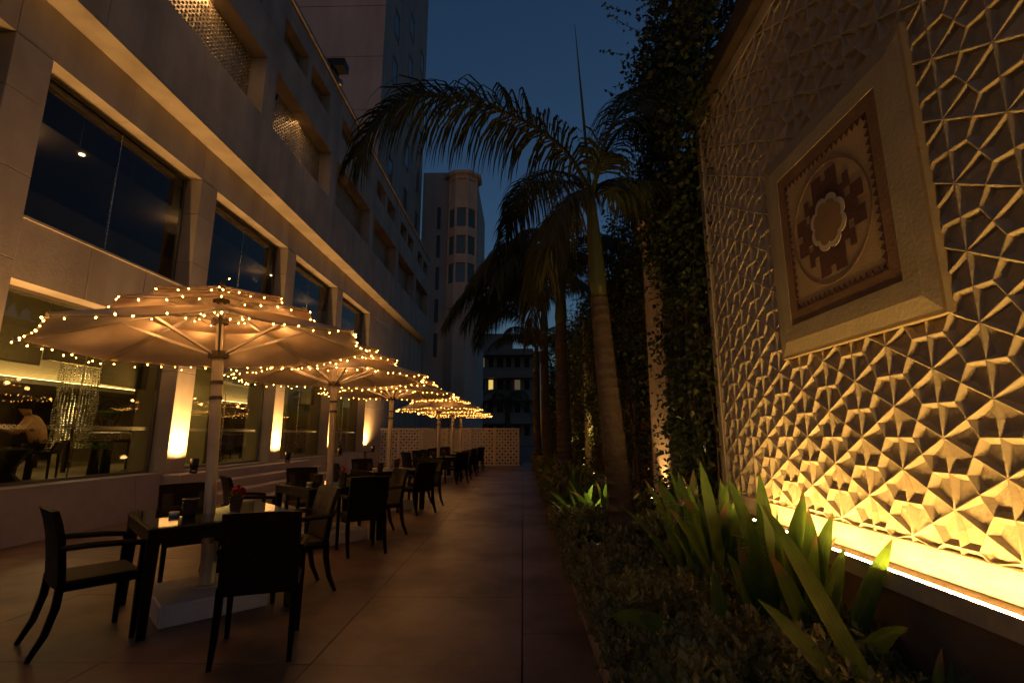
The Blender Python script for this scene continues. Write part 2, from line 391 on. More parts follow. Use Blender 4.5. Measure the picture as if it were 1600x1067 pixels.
# windows: frame, pane, mullion, blinds
for k in range(5):
    a, b = piers[k][1], piers[k+1][0]
    for lo, hi, gm, up in ((Z_S, Z_LT, 'glass_low', 0), (Z_UB, Z_UT, 'glass_up', 1)):
        wn = MB()
        for q in ((a, a+.045, lo, hi), (b-.045, b, lo, hi), (a+.045, b-.045, lo, lo+.045), (a+.045, b-.045, hi-.045, hi)):
            wn.box(XB+.005, XB+.065, q[0], q[1], q[2], q[3])
        win = wn.build('window', 'frame', hotel)
        n = 2
        for j in range(n):
            ya = a+.045+(b-a-.09)*j/n; yb = a+.045+(b-a-.09)*(j+1)/n
            MB().box(XB+.03, XB+.04, ya+.006, yb-.006, lo+.045, hi-.045).build('pane', gm, win)
        ym = (a+b)/2
        MB().box(XB+.022, XB+.048, ym-.005, ym+.005, lo+.045, hi-.045).build('mullion', 'chrome', win)
        ang = MB()
        # blinds hung at different drops
        nb = 3; drops = ((.9, .9, .9), (1.0, .90, 1.17), (.55, .62, .75), (.55, .6, 1.0), (.6, .6, .9))[k] if not up else (.62, .62, .62)
        for j in range(nb):
            ya = a+.05+(b-a-.1)*j/nb; yb = a+.05+(b-a-.1)*(j+1)/nb
            d = drops[j]
            bl = MB().box(XB-.16, XB-.152, ya+.015, yb-.015, hi-d, hi-.02).build('roller_blind', 'blind_thin' if up else 'blind', win)
            MB().tube([(XB-.156, ya+.015, hi-d), (XB-.156, yb-.015, hi-d)], .012, 6).build('bottom_bar', 'frame', bl)
        if not up:
            fr = MB(); y = a+.12
            while y < b-.12:     # frosted rings on the glass at hip height
                vs = []; 
                for q in range(10):
                    th = 2*PI*q/10; vs += [(XB+.043, y+.030*math.cos(th), 1.52+.030*math.sin(th)), (XB+.043, y+.021*math.cos(th), 1.52+.021*math.sin(th))]
                fr.add(vs, [(2*q, 2*((q+1) % 10), 2*((q+1) % 10)+1, 2*q+1) for q in range(10)]); y += .066
            fr.build('frosted_ring_band', 'frost', win, kind='stuff')
# interior shell of the ground floor and upper floor
IX = -14.0; IY0, IY1 = 1.0, 21.0
FL = .70
MB().box(IX, XB+.002, IY0, IY1, FL-.1, FL-.006).build('interior_floor', 'intfloor', hotel)
MB().box(-10.6, XB-.02, IY0, IY1, 3.46, 3.56).build('interior_ceiling', 'ceil', hotel)
MB().box(IX, -10.9, IY0, IY1, 2.52, 2.60).build('dropped_ceiling', 'ceil', hotel)
MB().box(-10.95, -10.90, IY0, IY1, 2.602, 2.635).build('cove_lip', 'ceil', hotel)
MB().box(IX, -10.6, IY0, IY1, 3.30, 3.40).build('cove_ceiling', 'ceil', hotel)
MB().box(-11.25, -11.20, IY0+.2, IY1-.2, 2.602, 3.298).build('cove_back', 'ceil', hotel)
MB().box(-11.05, -11.0, IY0+.2, IY1-.2, 2.606, 2.655).build('cove_light', 'cove', hotel)
MB().box(IX-.1, IX, IY0, IY1, FL, 3.4).build('interior_back_wall', 'intwall', hotel)
MB().box(IX, XB, IY0-.1, IY0, FL, 3.5).build('interior_end_wall', 'intwall', hotel)
MB().box(IX, XB-.01, IY1, IY1+.1, FL, 3.5).build('interior_end_wall', 'intwall', hotel)
MB().box(-12.4, -12.2, 13.0, 20.9, FL, 2.518).build('interior_partition', 'intgreen', hotel)
for (y0, y1, x0, x1) in ((10.5, 10.75, -8.4, -8.15), (12.8, 13.2, -8.9, -8.2), (16.7, 17.1, -8.6, -8.0), (20.5, 20.9, -8.4, -7.6)):
    MB().bbox(x0, x1, y0, y1, FL, 3.46, .01).build('interior_column', 'intgreen' if y0 > 12 else 'intwall', hotel)
for (a, b) in piers[1:]:
    MB().box(-7.46, XB-.01, a+.02, b-.02, FL, 3.455).build('window_return', 'intgreen', hotel)
# upper floor: dark room
MB().box(-11, XB-.02, IY0, IY1, 4.0, 4.1).build('upper_floor', 'intwall', hotel)
MB().box(-11, XB-.35, IY0, IY1, 6.8, 6.9).build('upper_ceiling', 'intwall', hotel)
MB().box(-11.1, -11, IY0, IY1, 4.1, 6.8).build('upper_back_wall', 'intwall', hotel)
for yy in (6.9, 8.6, 12.1, 16.0):
    MB().lathe([(0, 0), (.05, 0), (.05, .02)], 10, (-8.6, yy, 6.775)).build('ceiling_downlight', 'downlight', hotel)
for yy in (4.5, 7.8, 11.6, 15.6, 19.4):
    lamp('POINT', 'room_light', (-8.9, yy, 6.5), 16, (1, .62, .26), hotel, shadow_soft_size=.1)
for yy in (3.5, 5.3, 7.1, 8.8, 11.0, 12.7, 15.0, 18.5):
    for xx in (-8.3, -9.7):
        MB().lathe([(0, 0), (.045, 0), (.045, .02)], 10, (xx, yy, 3.44)).build('ceiling_downlight', 'downlight', hotel)
for yy in (4.0, 8.0, 12.0, 16.5):
    lamp('SPOT', 'downlight_beam', (-9.0, yy, 3.42), 130, (1, .66, .30), hotel, aim=(0, 0, -1), spot_size=R(125), spot_blend=.8, shadow_soft_size=.12)
    lamp('SPOT', 'downlight_beam', (-12.6, yy, 2.50), 90, (1, .66, .30), hotel, aim=(0, 0, -1), spot_size=R(125), spot_blend=.8, shadow_soft_size=.12)
# round wall medallions inside
for (yy, xx) in ((14.4, -12.18), (17.4, -12.18)):
    mb = MB()
    for r0, r1 in ((.36, .42), (.2, .25)):
        vs = []
        for q in range(24):
            th = 2*PI*q/24; vs += [(xx, yy+r1*math.cos(th), 2.0+r1*math.sin(th)), (xx+.03, yy+(r0+r1)/2*math.cos(th), 2.0+(r0+r1)/2*math.sin(th)), (xx, yy+r0*math.cos(th), 2.0+r0*math.sin(th))]
        mb.add(vs, [(3*q+i, 3*((q+1) % 24)+i, 3*((q+1) % 24)+i+1, 3*q+i+1) for q in range(24) for i in (0, 1)])
    mb.build('round_relief', 'woodmid', hotel)

# steps up to the glazed doors
st = thing('entrance_steps', 'broad stone steps rising from the terrace to the glazed front', 'steps', (0, 0, 0))
for i in range(4):
    MB().bbox(FX+.07, FX+.07+.34*(4-i)-.02*0, 9.2, 14.9, .172*i+.002, .172*(i+1)-.002, .012).build('step', 'plinth', st)

# uplight floods on the ledge
UPL = [(FX+.0, 5.75, Z_S, 'on the ledge by the pier beside the big dining window'),
       (FX+.0, 9.65, Z_S, 'at the head of the steps, beside the dining window'),
       (FX+.0, 13.5, Z_S, 'at the top of the entrance steps, on the lattice screen side'),
       (FX+.0, 17.36, Z_S, 'on the ledge between the last two windows'),
       (FX+.0, 21.2, Z_S, 'on the ledge where the glazing ends at the blank wall')]
for i, (x, yy, z, where) in enumerate(UPL):
    x += .36
    t = thing('spotlight', 'black uplight spot lamp '+where, 'spotlight', (x, yy, 0), 0, 'uplights along the facade ledge')
    zb = (.69 if 9.2 < yy < 14.9 else 0)
    if zb == 0:
        MB().box(-.34, .06, -.06, .06, .70, .722).build('mounting_plate', 'blackmetal', t)
    else:
        MB().lathe([(0, .69), (.07, .69), (.07, .715), (0, .715)], 12).build('mounting_plate', 'blackmetal', t)
    for s in (-1, 1):
        MB().box(-.012, .012, s*.085-.006, s*.085+.006, .715, .86).build('bracket_arm', 'blackmetal', t)
    MB().lathe([(0, .745), (.055, .75), (.075, .80), (.078, .96), (.07, .96), (.066, .93)], 16).build('lamp_housing', 'blackmetal', t, smooth=True)
    MB().lathe([(.066, 0), (0, .004)], 14, (0, 0, .945)).build('lens', 'lens', t)
    lamp('SPOT', 'uplight_beam', (0, 0, .975), 640, (1, .52, .155), t, aim=(-.30, 0, 1), spot_size=R(158), spot_blend=1.0, shadow_soft_size=.05)

# floodlight and camera up on the wall
fl = thing('floodlight', 'dark box floodlight fixed on the roof parapet', 'floodlight', (UX+.1, 14.3, Z_PT))
MB().bbox(-.25, .35, -.22, .22, .32, .62, .02).build('housing', 'blackmetal', fl); MB().box(-.03, .03, -.2, .2, .13, .34).build('bracket', 'blackmetal', fl)
MB().lathe([(0, .06), (.12, .1), (.14, .2), (.10, .3), (0, .32)], 12, (-.05, .45, 0)).build('lamp_bowl', 'frame', fl)
sc2 = thing('security_camera', 'small dark camera fixed in a lattice opening of the upper wall', 'camera', (UX-.35, OY[2]+.1, 10.0))
MB().tube([(-.05, 0, .05), (.10, 0, .02)], .015, 6).build('arm', 'blackmetal', sc2)
MB().tube([(.05, -.02, .02), (.34, .05, -.05)], [.06, .07], 10).build('camera_body', 'blackmetal', sc2)

# ================================================================== TOWERS BEHIND
tw = thing('hotel_tower', 'tall plain tower block rising behind the hotel parapet', 'tower', (0, 0, 0))
TX, TY0, TY1, TZ = -8.4, 26.0, 38.0, 44
MB().box(-30, TX, TY0, TY1, 0, TZ).build('wall', 'tower', tw)
for z in (16.8, 20.4, 24.0, 27.6, 31.2):
    MB().box(-30, TX+.02, TY0-.03, TY0+.001, z, z+.06).build('string_course', 'tower', tw)
for yc in (28.6, 32.6, 36.3):
    for z in (13.2, 16.8, 20.4, 24.0, 27.6, 31.2):
        f = MB(); 
        for q in ((yc-.62, yc-.55, z, z+2.0), (yc+.55, yc+.62, z, z+2.0), (yc-.55, yc+.55, z, z+.07), (yc-.55, yc+.55, z+1.93, z+2.0)):
            f.box(TX-.2, TX+.05, *q)
        f = f.build('window', 'tower', tw)
        MB().box(TX-.0, TX+.012, yc-.55, yc+.55, z+.07, z+1.93).build('pane', 'glass_tower', f)
        MB().box(TX-.1, TX+.005, yc-.55, yc+.55, z+.07, z+1.93).build('dark_room', 'darkvoid', f)
rw = thing('rear_wing', 'rear hotel wing with slit windows and a faceted corner turret', 'building', (0, 0, 0))
RY = 38.5
MB().box(-8.38, -5.9, RY, RY+8, 0, 23.4).build('wall', 'tower', rw)
MB().box(-5.898, -3.75, RY+.9, RY+8, 0, 22.4).build('wall', 'tower', rw)
for z in (7.4, 10.2, 12.95, 15.7, 18.2):
    f = MB().box(-7.15, -6.75, RY-.02, RY+.2, z, z+2.1).build('window', 'tower', rw)
    MB().box(-7.10, -6.80, RY-.05, RY-.022, z+.08, z+2.02).build('pane', 'glass_tower', f)
    MB().box(-7.10, -6.80, RY-.0215, RY-.0205, z+.08, z+2.02).build('dark_room', 'darkvoid', f)
# turret: half octagon
def turret(cx, cyy, r, z0, z1):
    return [(cx+r*math.cos(R(22.5+45*i)), cyy+r*math.sin(R(22.5+45*i))) for i in range(8)]
TC = (-4.97, RY+.35, 1.34)
core = turret(TC[0], TC[1], TC[2]-.22, 0, 0)
oct_ = turret(TC[0], TC[1], TC[2], 0, 0)
floors = [(0, 3.4), (6.6, 7.3), (10.2, 10.95), (13.8, 14.5), (17.4, 18.1), (21.2, 21.6)]
MB().prism(core, 'z', 0, 22.8).build('turret_core', 'darkvoid', rw)
for z0, z1 in ((0, 9.2), (11.35, 13.4), (15.05, 15.8), (17.4, 18.15), (19.8, 20.5), (22.4, 22.75)):
    MB().prism(oct_, 'z', z0, z1).build('turret_wall_band', 'tower', rw)
for i in range(8):
    x, yv = oct_[i]; dx, dy = (x-TC[0])/TC[2], (yv-TC[1])/TC[2]
    MB().tube([(x-dx*.12, yv-dy*.12, 9.2), (x-dx*.12, yv-dy*.12, 22.5)], .115, 8).build('turret_post', 'tower', rw)
    j = (i+1) % 8; x2, y2 = oct_[j]
    for z0, z1 in ((9.2, 11.35), (13.4, 15.05), (15.8, 17.4), (18.15, 19.8), (20.5, 22.4)):
        nrm = Vector(((x+x2)/2-TC[0], (yv+y2)/2-TC[1], 0)).normalized()*.12
        a = Vector((x, yv, 0))-nrm; b = Vector((x2, y2, 0))-nrm; dvec = (b-a)*.08; a += dvec; b -= dvec
        top = z0 > 20
        MB().add([(a.x, a.y, z0+.04), (b.x, b.y, z0+.04), (b.x, b.y, z1-.04), (a.x, a.y, z1-.04)], [(0, 1, 2, 3)]).build('turret_pane', 'tower' if top or z0 < 10 else 'glass_tower', rw)
MB().prism(turret(TC[0], TC[1], TC[2]+.30, 0, 0), 'z', 22.75, 23.0).build('turret_eave', 'tower', rw)
mb = MB(); e8 = turret(TC[0], TC[1], TC[2]+.26, 0, 0)
mb.add([(x, yv, 23.0) for x, yv in e8]+[(TC[0], TC[1], 23.7)], [(i, (i+1) % 8, 8) for i in range(8)]).build('turret_roof', 'tower', rw)

# far apartment block
ap = thing('apartment_building', 'distant pale apartment block with balconies and one yellow lit window', 'building', (0, 0, 0))
AY = 70
MB().box(-10, 2.5, AY, AY+10, 0, 13.0).build('wall', 'wall_paint_far', ap)
MB().box(-9, -1.6, AY+1.5, AY+10, 13.0, 16.2).build('wall', 'wall_paint_far', ap)
MB().box(-10.4, 2.9, AY-.4, AY+10, 12.9, 13.25).build('roof', 'wall_paint_far', ap)
for fz in (0.4, 3.6, 6.8, 10.0):
    MB().box(-8.2, 1.5, AY-1.3, AY, fz+2.55, fz+2.75).build('balcony_slab', 'wall_paint_far', ap)
    bal = MB().box(-8.2, 1.5, AY-1.32, AY-1.22, fz+2.75, fz+3.45).build('balcony_parapet', 'wall_paint_far', ap)
    for i, xx in enumerate((-7.4, -6.1, -4.9, -3.7, -2.4, -1.2, .2)):
        lit = (abs(fz-6.8) < .1 and i == 2)
        wdt = (.9, .7, .75, 1.0, .8, .9, .8)[i]
        f = MB().box(xx, xx+wdt, AY-.06, AY-.002, fz+.9, fz+2.4).build('window', 'wall_paint_far', ap)
        MB().box(xx+.06, xx+wdt-.06, AY-.09, AY-.062, fz+.96, fz+2.34).build('pane', 'litwin' if lit else ('dimwin' if (i*7+int(fz*3)) % 9 == 1 else 'darkvoid'), f)

# ================================================================== LATTICE SCREEN
SY = 23.45
ls = thing('lattice_screen', 'cream pierced lattice screen closing off the end of the terrace', 'screen', (0, SY, 0))
SX0, SX1, SH = -6.95, -.2, 1.73
np_ = 6; posts = [SX0+(SX1-SX0)*i/np_ for i in range(np_+1)]
M('screen', (.55, .46, .34), .6, var=.08, scale=4)
for i, x in enumerate(posts):
    wd = .035 if i in (0, np_) else .05
    MB().bbox(x-wd, x+wd, -.05, .05, 0, SH+.01, .006).build('post', 'screen', ls)
for i in range(np_):
    x0, x1 = posts[i]+.05, posts[i+1]-.05
    if i == 0: x0 = posts[0]+.035
    if i == np_-1: x1 = posts[-1]-.035
    pn = MB()
    for q in ((x0, x1, .02, .07), (x0, x1, SH-.05, SH)): pn.box(q[0], q[1], -.03, .03, q[2], q[3])
    pn = pn.build('panel', 'screen', ls)
    lt = MB(); s = .135; ncol = int(round((x1-x0)/s)); sx = (x1-x0)/ncol; nrow = int(round((SH-.12)/s)); sz = (SH-.12)/nrow
    for c in range(ncol):
        for r_ in range(nrow):
            cx_ = x0+sx*(c+.5); cz_ = .07+sz*(r_+.5)
            # square cell plate pierced by an eight-pointed opening
            outer = []; inner = []
            for q in range(16):
                th = 2*PI*q/16+PI/16*0
                cc, ss = math.cos(th), math.sin(th); mx_ = max(abs(cc), abs(ss))
                outer.append((cx_+cc/mx_*sx/2, cz_+ss/mx_*sz/2))
                rr = .055 if q % 2 == 0 else .041
                inner.append((cx_+cc*rr, cz_+ss*rr))
            vs = [(a, -.012, b) for a, b in outer]+[(a, -.012, b) for a, b in inner]+[(a, .012, b) for a, b in inner]
            fs = [(q, (q+1) % 16, 16+(q+1) % 16, 16+q) for q in range(16)]+[(16+q, 16+(q+1) % 16, 32+(q+1) % 16, 32+q) for q in range(0, 16, 2)]
            lt.add(vs, fs)
            if (c+r_) % 2 == 0:   # small cross bars through every second cell
                lt.box(cx_-.009, cx_+.009, -.01, .01, cz_-.056, cz_+.056); lt.box(cx_-.056, cx_-.009, -.01, .01, cz_-.009, cz_+.009); lt.box(cx_+.009, cx_+.056, -.01, .01, cz_-.009, cz_+.009)
    lt.build('lattice', 'screen', pn, kind='stuff')

# ================================================================== PARASOLS, TABLES, CHAIRS
TABLES = [(-2.68, 4.42), (-2.68, 7.05), (-2.66, 9.95), (-2.64, 15.75), (-2.62, 18.5), (-2.60, 20.95)]
ORD = ['farthest from the screen', 'fifth from the screen', 'fourth from the screen', 'third from the screen', 'second from the screen', 'nearest the screen']
A0 = R(-13)
RIM_R, RIM_Z = 1.37, 2.20
def vtx(i, r, z): th = A0+PI/4*i; return Vector((r*math.cos(th), r*math.sin(th), z))
def tier(r0, z0, r1, z1, sag, sub=6, rows=4):
    mb = MB(); n = 8*sub
    for k in range(rows+1):
        t = k/rows; r = r0+(r1-r0)*t; z = z0+(z1-z0)*t
        for i in range(n):
            a, b = i//sub, (i % sub)/sub
            p = vtx(a, r, z).lerp(vtx((a+1), r, z), b)
            sg = 4*b*(1-b)
            p.z -= sag*sg*math.sin(PI*min(1, t*.75+.05))*(.5 if t > .98 else 1)
            inw = 1-.035*sg*t
            mb.v.append((p.x*inw, p.y*inw, p.z))
    mb.f = [(k*n+i, k*n+(i+1) % n, (k+1)*n+(i+1) % n, (k+1)*n+i) for k in range(rows) for i in range(n)]; mb.mi = [0]*len(mb.f)
    return mb
def make_parasol():
    root = thing('parasol', 'x', 'parasol')
    # pedestal box turned 45 degrees
    MB().bbox(-.38, .38, -.38, .38, 0, .155, .012).xform(Matrix.Rotation(R(45), 4, 'Z')).build('base', 'whitebase', root)
    MB().lathe([(.11, .156), (.11, .17), (.06, .175), (.058, .5), (0.05, .5)], 12).build('sleeve', 'poleal', root)
    MB().tube([(0, 0, .156), (0, 0, 2.16)], .047, 8).build('pole', 'poleal', root)
    MB().tube([(0, 0, 2.16), (0, 0, 2.72)], .030, 8).build('inner_pole', 'poleal', root)
    for z, r, h in ((2.10, .085, .06), (2.42, .075, .05), (2.60, .07, .05)):
        MB().lathe([(.03, z), (r, z), (r, z+h), (.03, z+h)], 16).build('hub', 'hubdark', root)
    mb = MB().lathe([(.02, 2.70), (.035, 2.74), (.02, 2.79), (.026, 2.82), (0.0, 2.85)], 10); mb.build('finial', 'hubdark', root)
    for z in (1.72, 1.86): MB().lathe([(.047, z), (.056, z), (.056, z+.03), (.047, z+.03)], 8).build('clamp', 'hubdark', root)
    for i in range(8):
        a = vtx(i, .06, 2.60); b = vtx(i, RIM_R+.01, RIM_Z-.012)
        MB().tube([a, b], .019, 4, sq=True).build('rib', 'poleal', root)
        c = vtx(i, .075, 2.135); d = a.lerp(b, .50); d.z -= .02
        MB().tube([c, d], .0145, 4, sq=True).build('strut', 'poleal', root)
        c2 = vtx(i+.5, .065, 2.46); d2 = vtx(i+.5, .42, 2.56)
        MB().tube([c2, d2], .011, 4, sq=True).build('upper_strut', 'poleal', root)
    tier(.60, 2.455, RIM_R+.02, RIM_Z+.012, .055).build('canopy', 'canvas', root, smooth=True)
    tier(.34, 2.645, .93, 2.455, .03).build('canopy_tier', 'canvas', root, smooth=True)
    tier(.03, 2.785, .64, 2.605, .02).build('canopy_top', 'canvas', root, smooth=True)
    # strings of bulbs
    bm_ = MB().lathe([(0, -.009), (.0055, -.004), (.0068, .001), (.004, .007), (0, .010)], 6)
    bme = bm_.mesh('bulb', 'bulb', True)
    wire = MB(); spots = []
    def string(r, z, per):
        pts = []
        for i in range(8):
            for k in range(per):
                b = min(.97, max(0, (k+rnd.uniform(-.33, .33))/per)); p = vtx(i, r, z).lerp(vtx(i+1, r, z), b); inw = 1-.03*4*b*(1-b); p.x *= inw; p.y *= inw
                p += Vector((rnd.uniform(-.008, .008), rnd.uniform(-.008, .008), -.02-rnd.random()*.018)); pts.append(p)
                spots.append(p+Vector((rnd.uniform(-.012, .012), rnd.uniform(-.012, .012), rnd.uniform(-.022, .012))))
        pts.append(pts[0]); wire.tube(pts, .003, 3, False)
    string(RIM_R+.025, RIM_Z+.01, 9); string(.94, 2.455, 5); string(.65, 2.605, 4)
    pts = []
    for k in range(9):
        p = Vector((.045*math.cos(k*2.1), .045*math.sin(k*2.1), 2.86-.045*k)); pts.append(p); spots.append(p+Vector((.012, .01, 0)))
    wire.tube(pts, .003, 3, False)
    for k in range(10):
        th = 2*PI*k/10; spots.append(Vector((.20*math.cos(th), .20*math.sin(th), 2.47+rnd.uniform(-.05, .05))))
    wire.tube([spots[-10+k] for k in range(10)], .003, 3, False)
    ws = wire.build('light_string', 'wire', root)
    for p in spots:
        q = place('bulb', bme, ws, p, (rnd.uniform(-.6, .6), rnd.uniform(-.6, .6), 0)); q.scale = (rnd.uniform(.72, 1.08),)*3
    for k in range(8):
        p = vtx(k+.3, .52, 2.36); lamp('POINT', 'string_glow', p, 1.8, (1, .48, .155), ws, shadow_soft_size=.04)
    for k in range(4):
        p = vtx(2*k+.7, 1.02, 2.44); lamp('POINT', 'string_glow', p, 1.9, (1, .48, .155), ws, shadow_soft_size=.04)
        p = vtx(2*k+1.4, .70, 2.60); lamp('POINT', 'string_glow', p, 1.0, (1, .48, .155), ws, shadow_soft_size=.04)
    return root
par0 = make_parasol()
def dist_label(i): return ORD[i]
for i, (x, yv) in enumerate(TABLES):
    o = par0 if i == 0 else copy_tree(par0)
    o.location = (x, yv, 0); o.rotation_euler = (0, 0, R((0, 4, -7, 9, 3, -5)[i]))
    for ch in o.children:            # the pole leans a little in its sleeve, the pedestal stays flat
        if not ch.name.startswith(('base', 'sleeve')): ch.rotation_euler = (0, R((-3.2, -1.0, .4, -.6, .5, 0)[i]), 0)
    o['label'] = 'tiered beige parasol strung with warm bulbs, the one '+ORD[i]
    o['group'] = 'lit parasols along the terrace'

def make_table():
    t = thing('dining_table', 'x', 'table')
    s = .54
    MB().bbox(-s, s, -s, s, .715, .738, .008).build('tabletop', 'wicker', t)
    MB().bbox(-s+.012, s-.012, -s+.012, s-.012, .7395, .7475, .003).build('glass_top', 'glass_table', t)
    ap_ = MB()
    for q in ((-s+.01, s-.01, -s+.01, -s+.045), (-s+.01, s-.01, s-.045, s-.01), (-s+.01, -s+.045, -s+.045, s-.045), (s-.045, s-.01, -s+.045, s-.045)):
        ap_.box(q[0], q[1], q[2], q[3], .63, .7145)
    ap_.build('apron', 'wicker', t)
    for sx_ in (-1, 1):
        for sy_ in (-1, 1):
            MB().tube([(sx_*(s-.045), sy_*(s-.045), .7145), (sx_*(s-.038), sy_*(s-.038), 0)], [.056, .038], 4, sq=True).build('leg', 'wicker', t)
    return t
def make_chair():
    t = thing('armchair', 'x', 'chair')      # faces +Y, origin at seat centre on the floor
    # seat: rounded slab with slightly dished top
    mb = MB().bbox(-.235, .235, -.22, .25, .385, .45, .02); mb.build('seat', 'wicker', t)
    mb = MB(); nx_ = 6
    for j in range(7):
        for i in range(7):
            x = -.215+.43*i/6; yv = -.20+.43*j/6; mb.v.append((x, yv, .4505+.010*math.sin(PI*i/6)*math.sin(PI*j/6)))
    mb.f = [(j*7+i, j*7+i+1, (j+1)*7+i+1, (j+1)*7+i) for j in range(6) for i in range(6)]; mb.mi = [0]*36
    mb.build('seat_weave', 'wickerseat', t, smooth=True)
    # back: curved slab
    mb = MB(); prof = [(-.20, .40), (-.215, .55), (-.235, .70), (-.265, .82), (-.295, .905)]
    n = 5
    for side, off in ((0, -.022), (1, .022)):
        for (yv, z) in prof:
            for i in range(n):
                x = -.235+.47*i/(n-1); c = .018*math.cos(PI*x/.5)
                mb.v.append((x, yv-c+off, z+(.006 if .1 < i < n-1.1 else 0)))
    P_ = len(prof)
    for side in (0, 1):
        o = side*P_*n
        for j in range(P_-1):
            for i in range(n-1):
                q = (o+j*n+i, o+j*n+i+1, o+(j+1)*n+i+1, o+(j+1)*n+i); mb.f.append(q if side == 0 else q[::-1])
    o = P_*n
    for j in range(P_-1):
        mb.f += [(j*n, (j+1)*n, o+(j+1)*n, o+j*n), (j*n+n-1, o+j*n+n-1, o+(j+1)*n+n-1, (j+1)*n+n-1)]
    for i in range(n-1):
        mb.f += [((P_-1)*n+i, (P_-1)*n+i+1, o+(P_-1)*n+i+1, o+(P_-1)*n+i), (i, o+i, o+i+1, i+1)]
    mb.mi = [0]*len(mb.f); bk = mb.build('backrest', 'wicker', t)
    pf = MB(); 
    for j in range(5):
        for i in range(5):
            yv, z = prof[j]; x = -.205+.41*i/4; pf.v.append((x, yv-.018*math.cos(PI*x/.5)+.0235, z if 0 < j < 4 else z+(.06 if j == 0 else -.02)))
    pf.f = [(j*5+i, (j+1)*5+i, (j+1)*5+i+1, j*5+i+1) for j in range(4) for i in range(4)]; pf.mi = [0]*16
    pf.build('back_weave', 'wickerseat', bk, smooth=True)
    for s in (-1, 1):
        MB().tube([(s*.23, .225, .645), (s*.23, .225, .40), (s*.228, .222, 0)], [.025, .028, .020], 4, sq=True).build('leg', 'wicker', t)
        MB().tube([(s*.222, -.21, .44), (s*.222, -.215, .30), (s*.222, -.25, .14), (s*.222, -.315, 0)], [.030, .030, .026, .019], 4, sq=True).build('leg', 'wicker', t)
        MB().tube([(s*.242, -.235, .665), (s*.252, -.10, .668), (s*.25, .08, .657), (s*.238, .235, .638)], [.020, .022, .022, .020], 6).build('armrest', 'wicker', t)
    return t
tab0 = make_table(); ch0 = make_chair(); first = [True]
SIDES = {'LL': 'window side, facing the screen', 'RL': 'planting side, facing the screen',
         'RF': 'planting side, back to the screen', 'LF': 'window side, back to the screen'}
def chair(x, yv, face, label):
    o = ch0 if first[0] else copy_tree(ch0); first[0] = False
    o.location = (x, yv, 0); o.rotation_euler = (0, 0, math.atan2(face[1], face[0])-PI/2); o['label'] = label; o['group'] = 'woven armchairs round the terrace tables'
    return o
for i, (x, yv) in enumerate(TABLES):
    o = tab0 if i == 0 else copy_tree(tab0)
    o.location = (x, yv, 0); o.rotation_euler = (0, 0, R(45+(0, 2, -2, 1, -1, 2)[i])); o['label'] = 'dark woven square table with glass top, the one '+ORD[i]; o['group'] = 'dining tables along the terrace'
    J = lambda s=.05: rnd.uniform(-s, s)
    tb = 'at table '+ORD[i]
    if i == 0:
        pos = {'LL': (-3.09, 3.72, (.62, .78)), 'RL': (-1.80, 3.62, (-.34, .94)), 'RF': (-2.12, 4.80, (-.75, -.66)), 'LF': (-3.30, 5.05, (.72, -.70))}
    elif i == 1:
        pos = {'LL': (x-.74, yv-.70, (.75, .66)), 'RL': (-2.02, 6.42, (-.55, .83)), 'RF': (-2.06, 7.42, (-.78, -.62)), 'LF': (x-.56, yv+.60, (.72, -.70))}
    elif i == 2:
        pos = {'LL': (x-.60, yv-.60, (.7, .7)), 'RL': (-2.00, 9.50, (-.80, .6)), 'RF': (x+.66, yv+.40, (-.75, -.66)), 'LF': (x-.58, yv+.62, (.72, -.70))}
    else:
        pos = {'LL': (x-.62+J(), yv-.60+J(), (.7+J(), .7)), 'RL': (x+.64+J(), yv-.60+J(), (-.75+J(), .7)), 'RF': (x+.62+J(), yv+.58+J(), (-.75, -.66+J())), 'LF': (x-.58+J(), yv+.62+J(), (.72, -.70+J()))}
    for s, (cx_, cy_, f) in pos.items():
        chair(cx_, cy_, f, 'woven armchair '+tb+', '+SIDES[s])
# things on the tables
def flowerpot(x, yv, z, label):
    t = thing('flower_pot', label, 'flower pot', (x, yv, z), 0, 'flower pots on the tables')
    MB().lathe([(0, .001), (.042, .001), (.055, .10), (.06, .105), (.06, .12), (.05, .12), (.047, .10), (0, .10)], 14).build('pot', 'pot', t, smooth=False)
    r2 = random.Random(int(yv*100)); 
    lf = MB(); fm = MB()
    for q in range(16):
        th = r2.random()*2*PI; p = Vector((.03*math.cos(th), .03*math.sin(th), .115)); e = p+Vector((.05*math.cos(th), .05*math.sin(th), r2.uniform(.03, .07)))
        sd = Vector((-math.sin(th), math.cos(th), 0))*.015; m_ = p.lerp(e, .5)
        lf.add([p, m_+sd, e, m_-sd], [(0, 1, 2, 3)])
    lf.build('leaf', 'ivylit', t, kind='stuff')
    for q in range(7):
        th = r2.random()*2*PI; rr = r2.uniform(0, .05); c = Vector((rr*math.cos(th), rr*math.sin(th), r2.uniform(.15, .20)))
        st_ = MB().tube([(c.x*.5, c.y*.5, .10), c], .003, 4)
        for q2 in range(9):
            d = Vector((r2.gauss(0, 1), r2.gauss(0, 1), r2.gauss(0, 1)+.4)).normalized(); sd = d.orthogonal().normalized()*.014
            e = c+d*.03; m_ = c+d*.016
            st_.add([c, m_+sd, e, m_-sd], [(0, 1, 2, 3)])
        st_.build('flower', 'redflower', t)
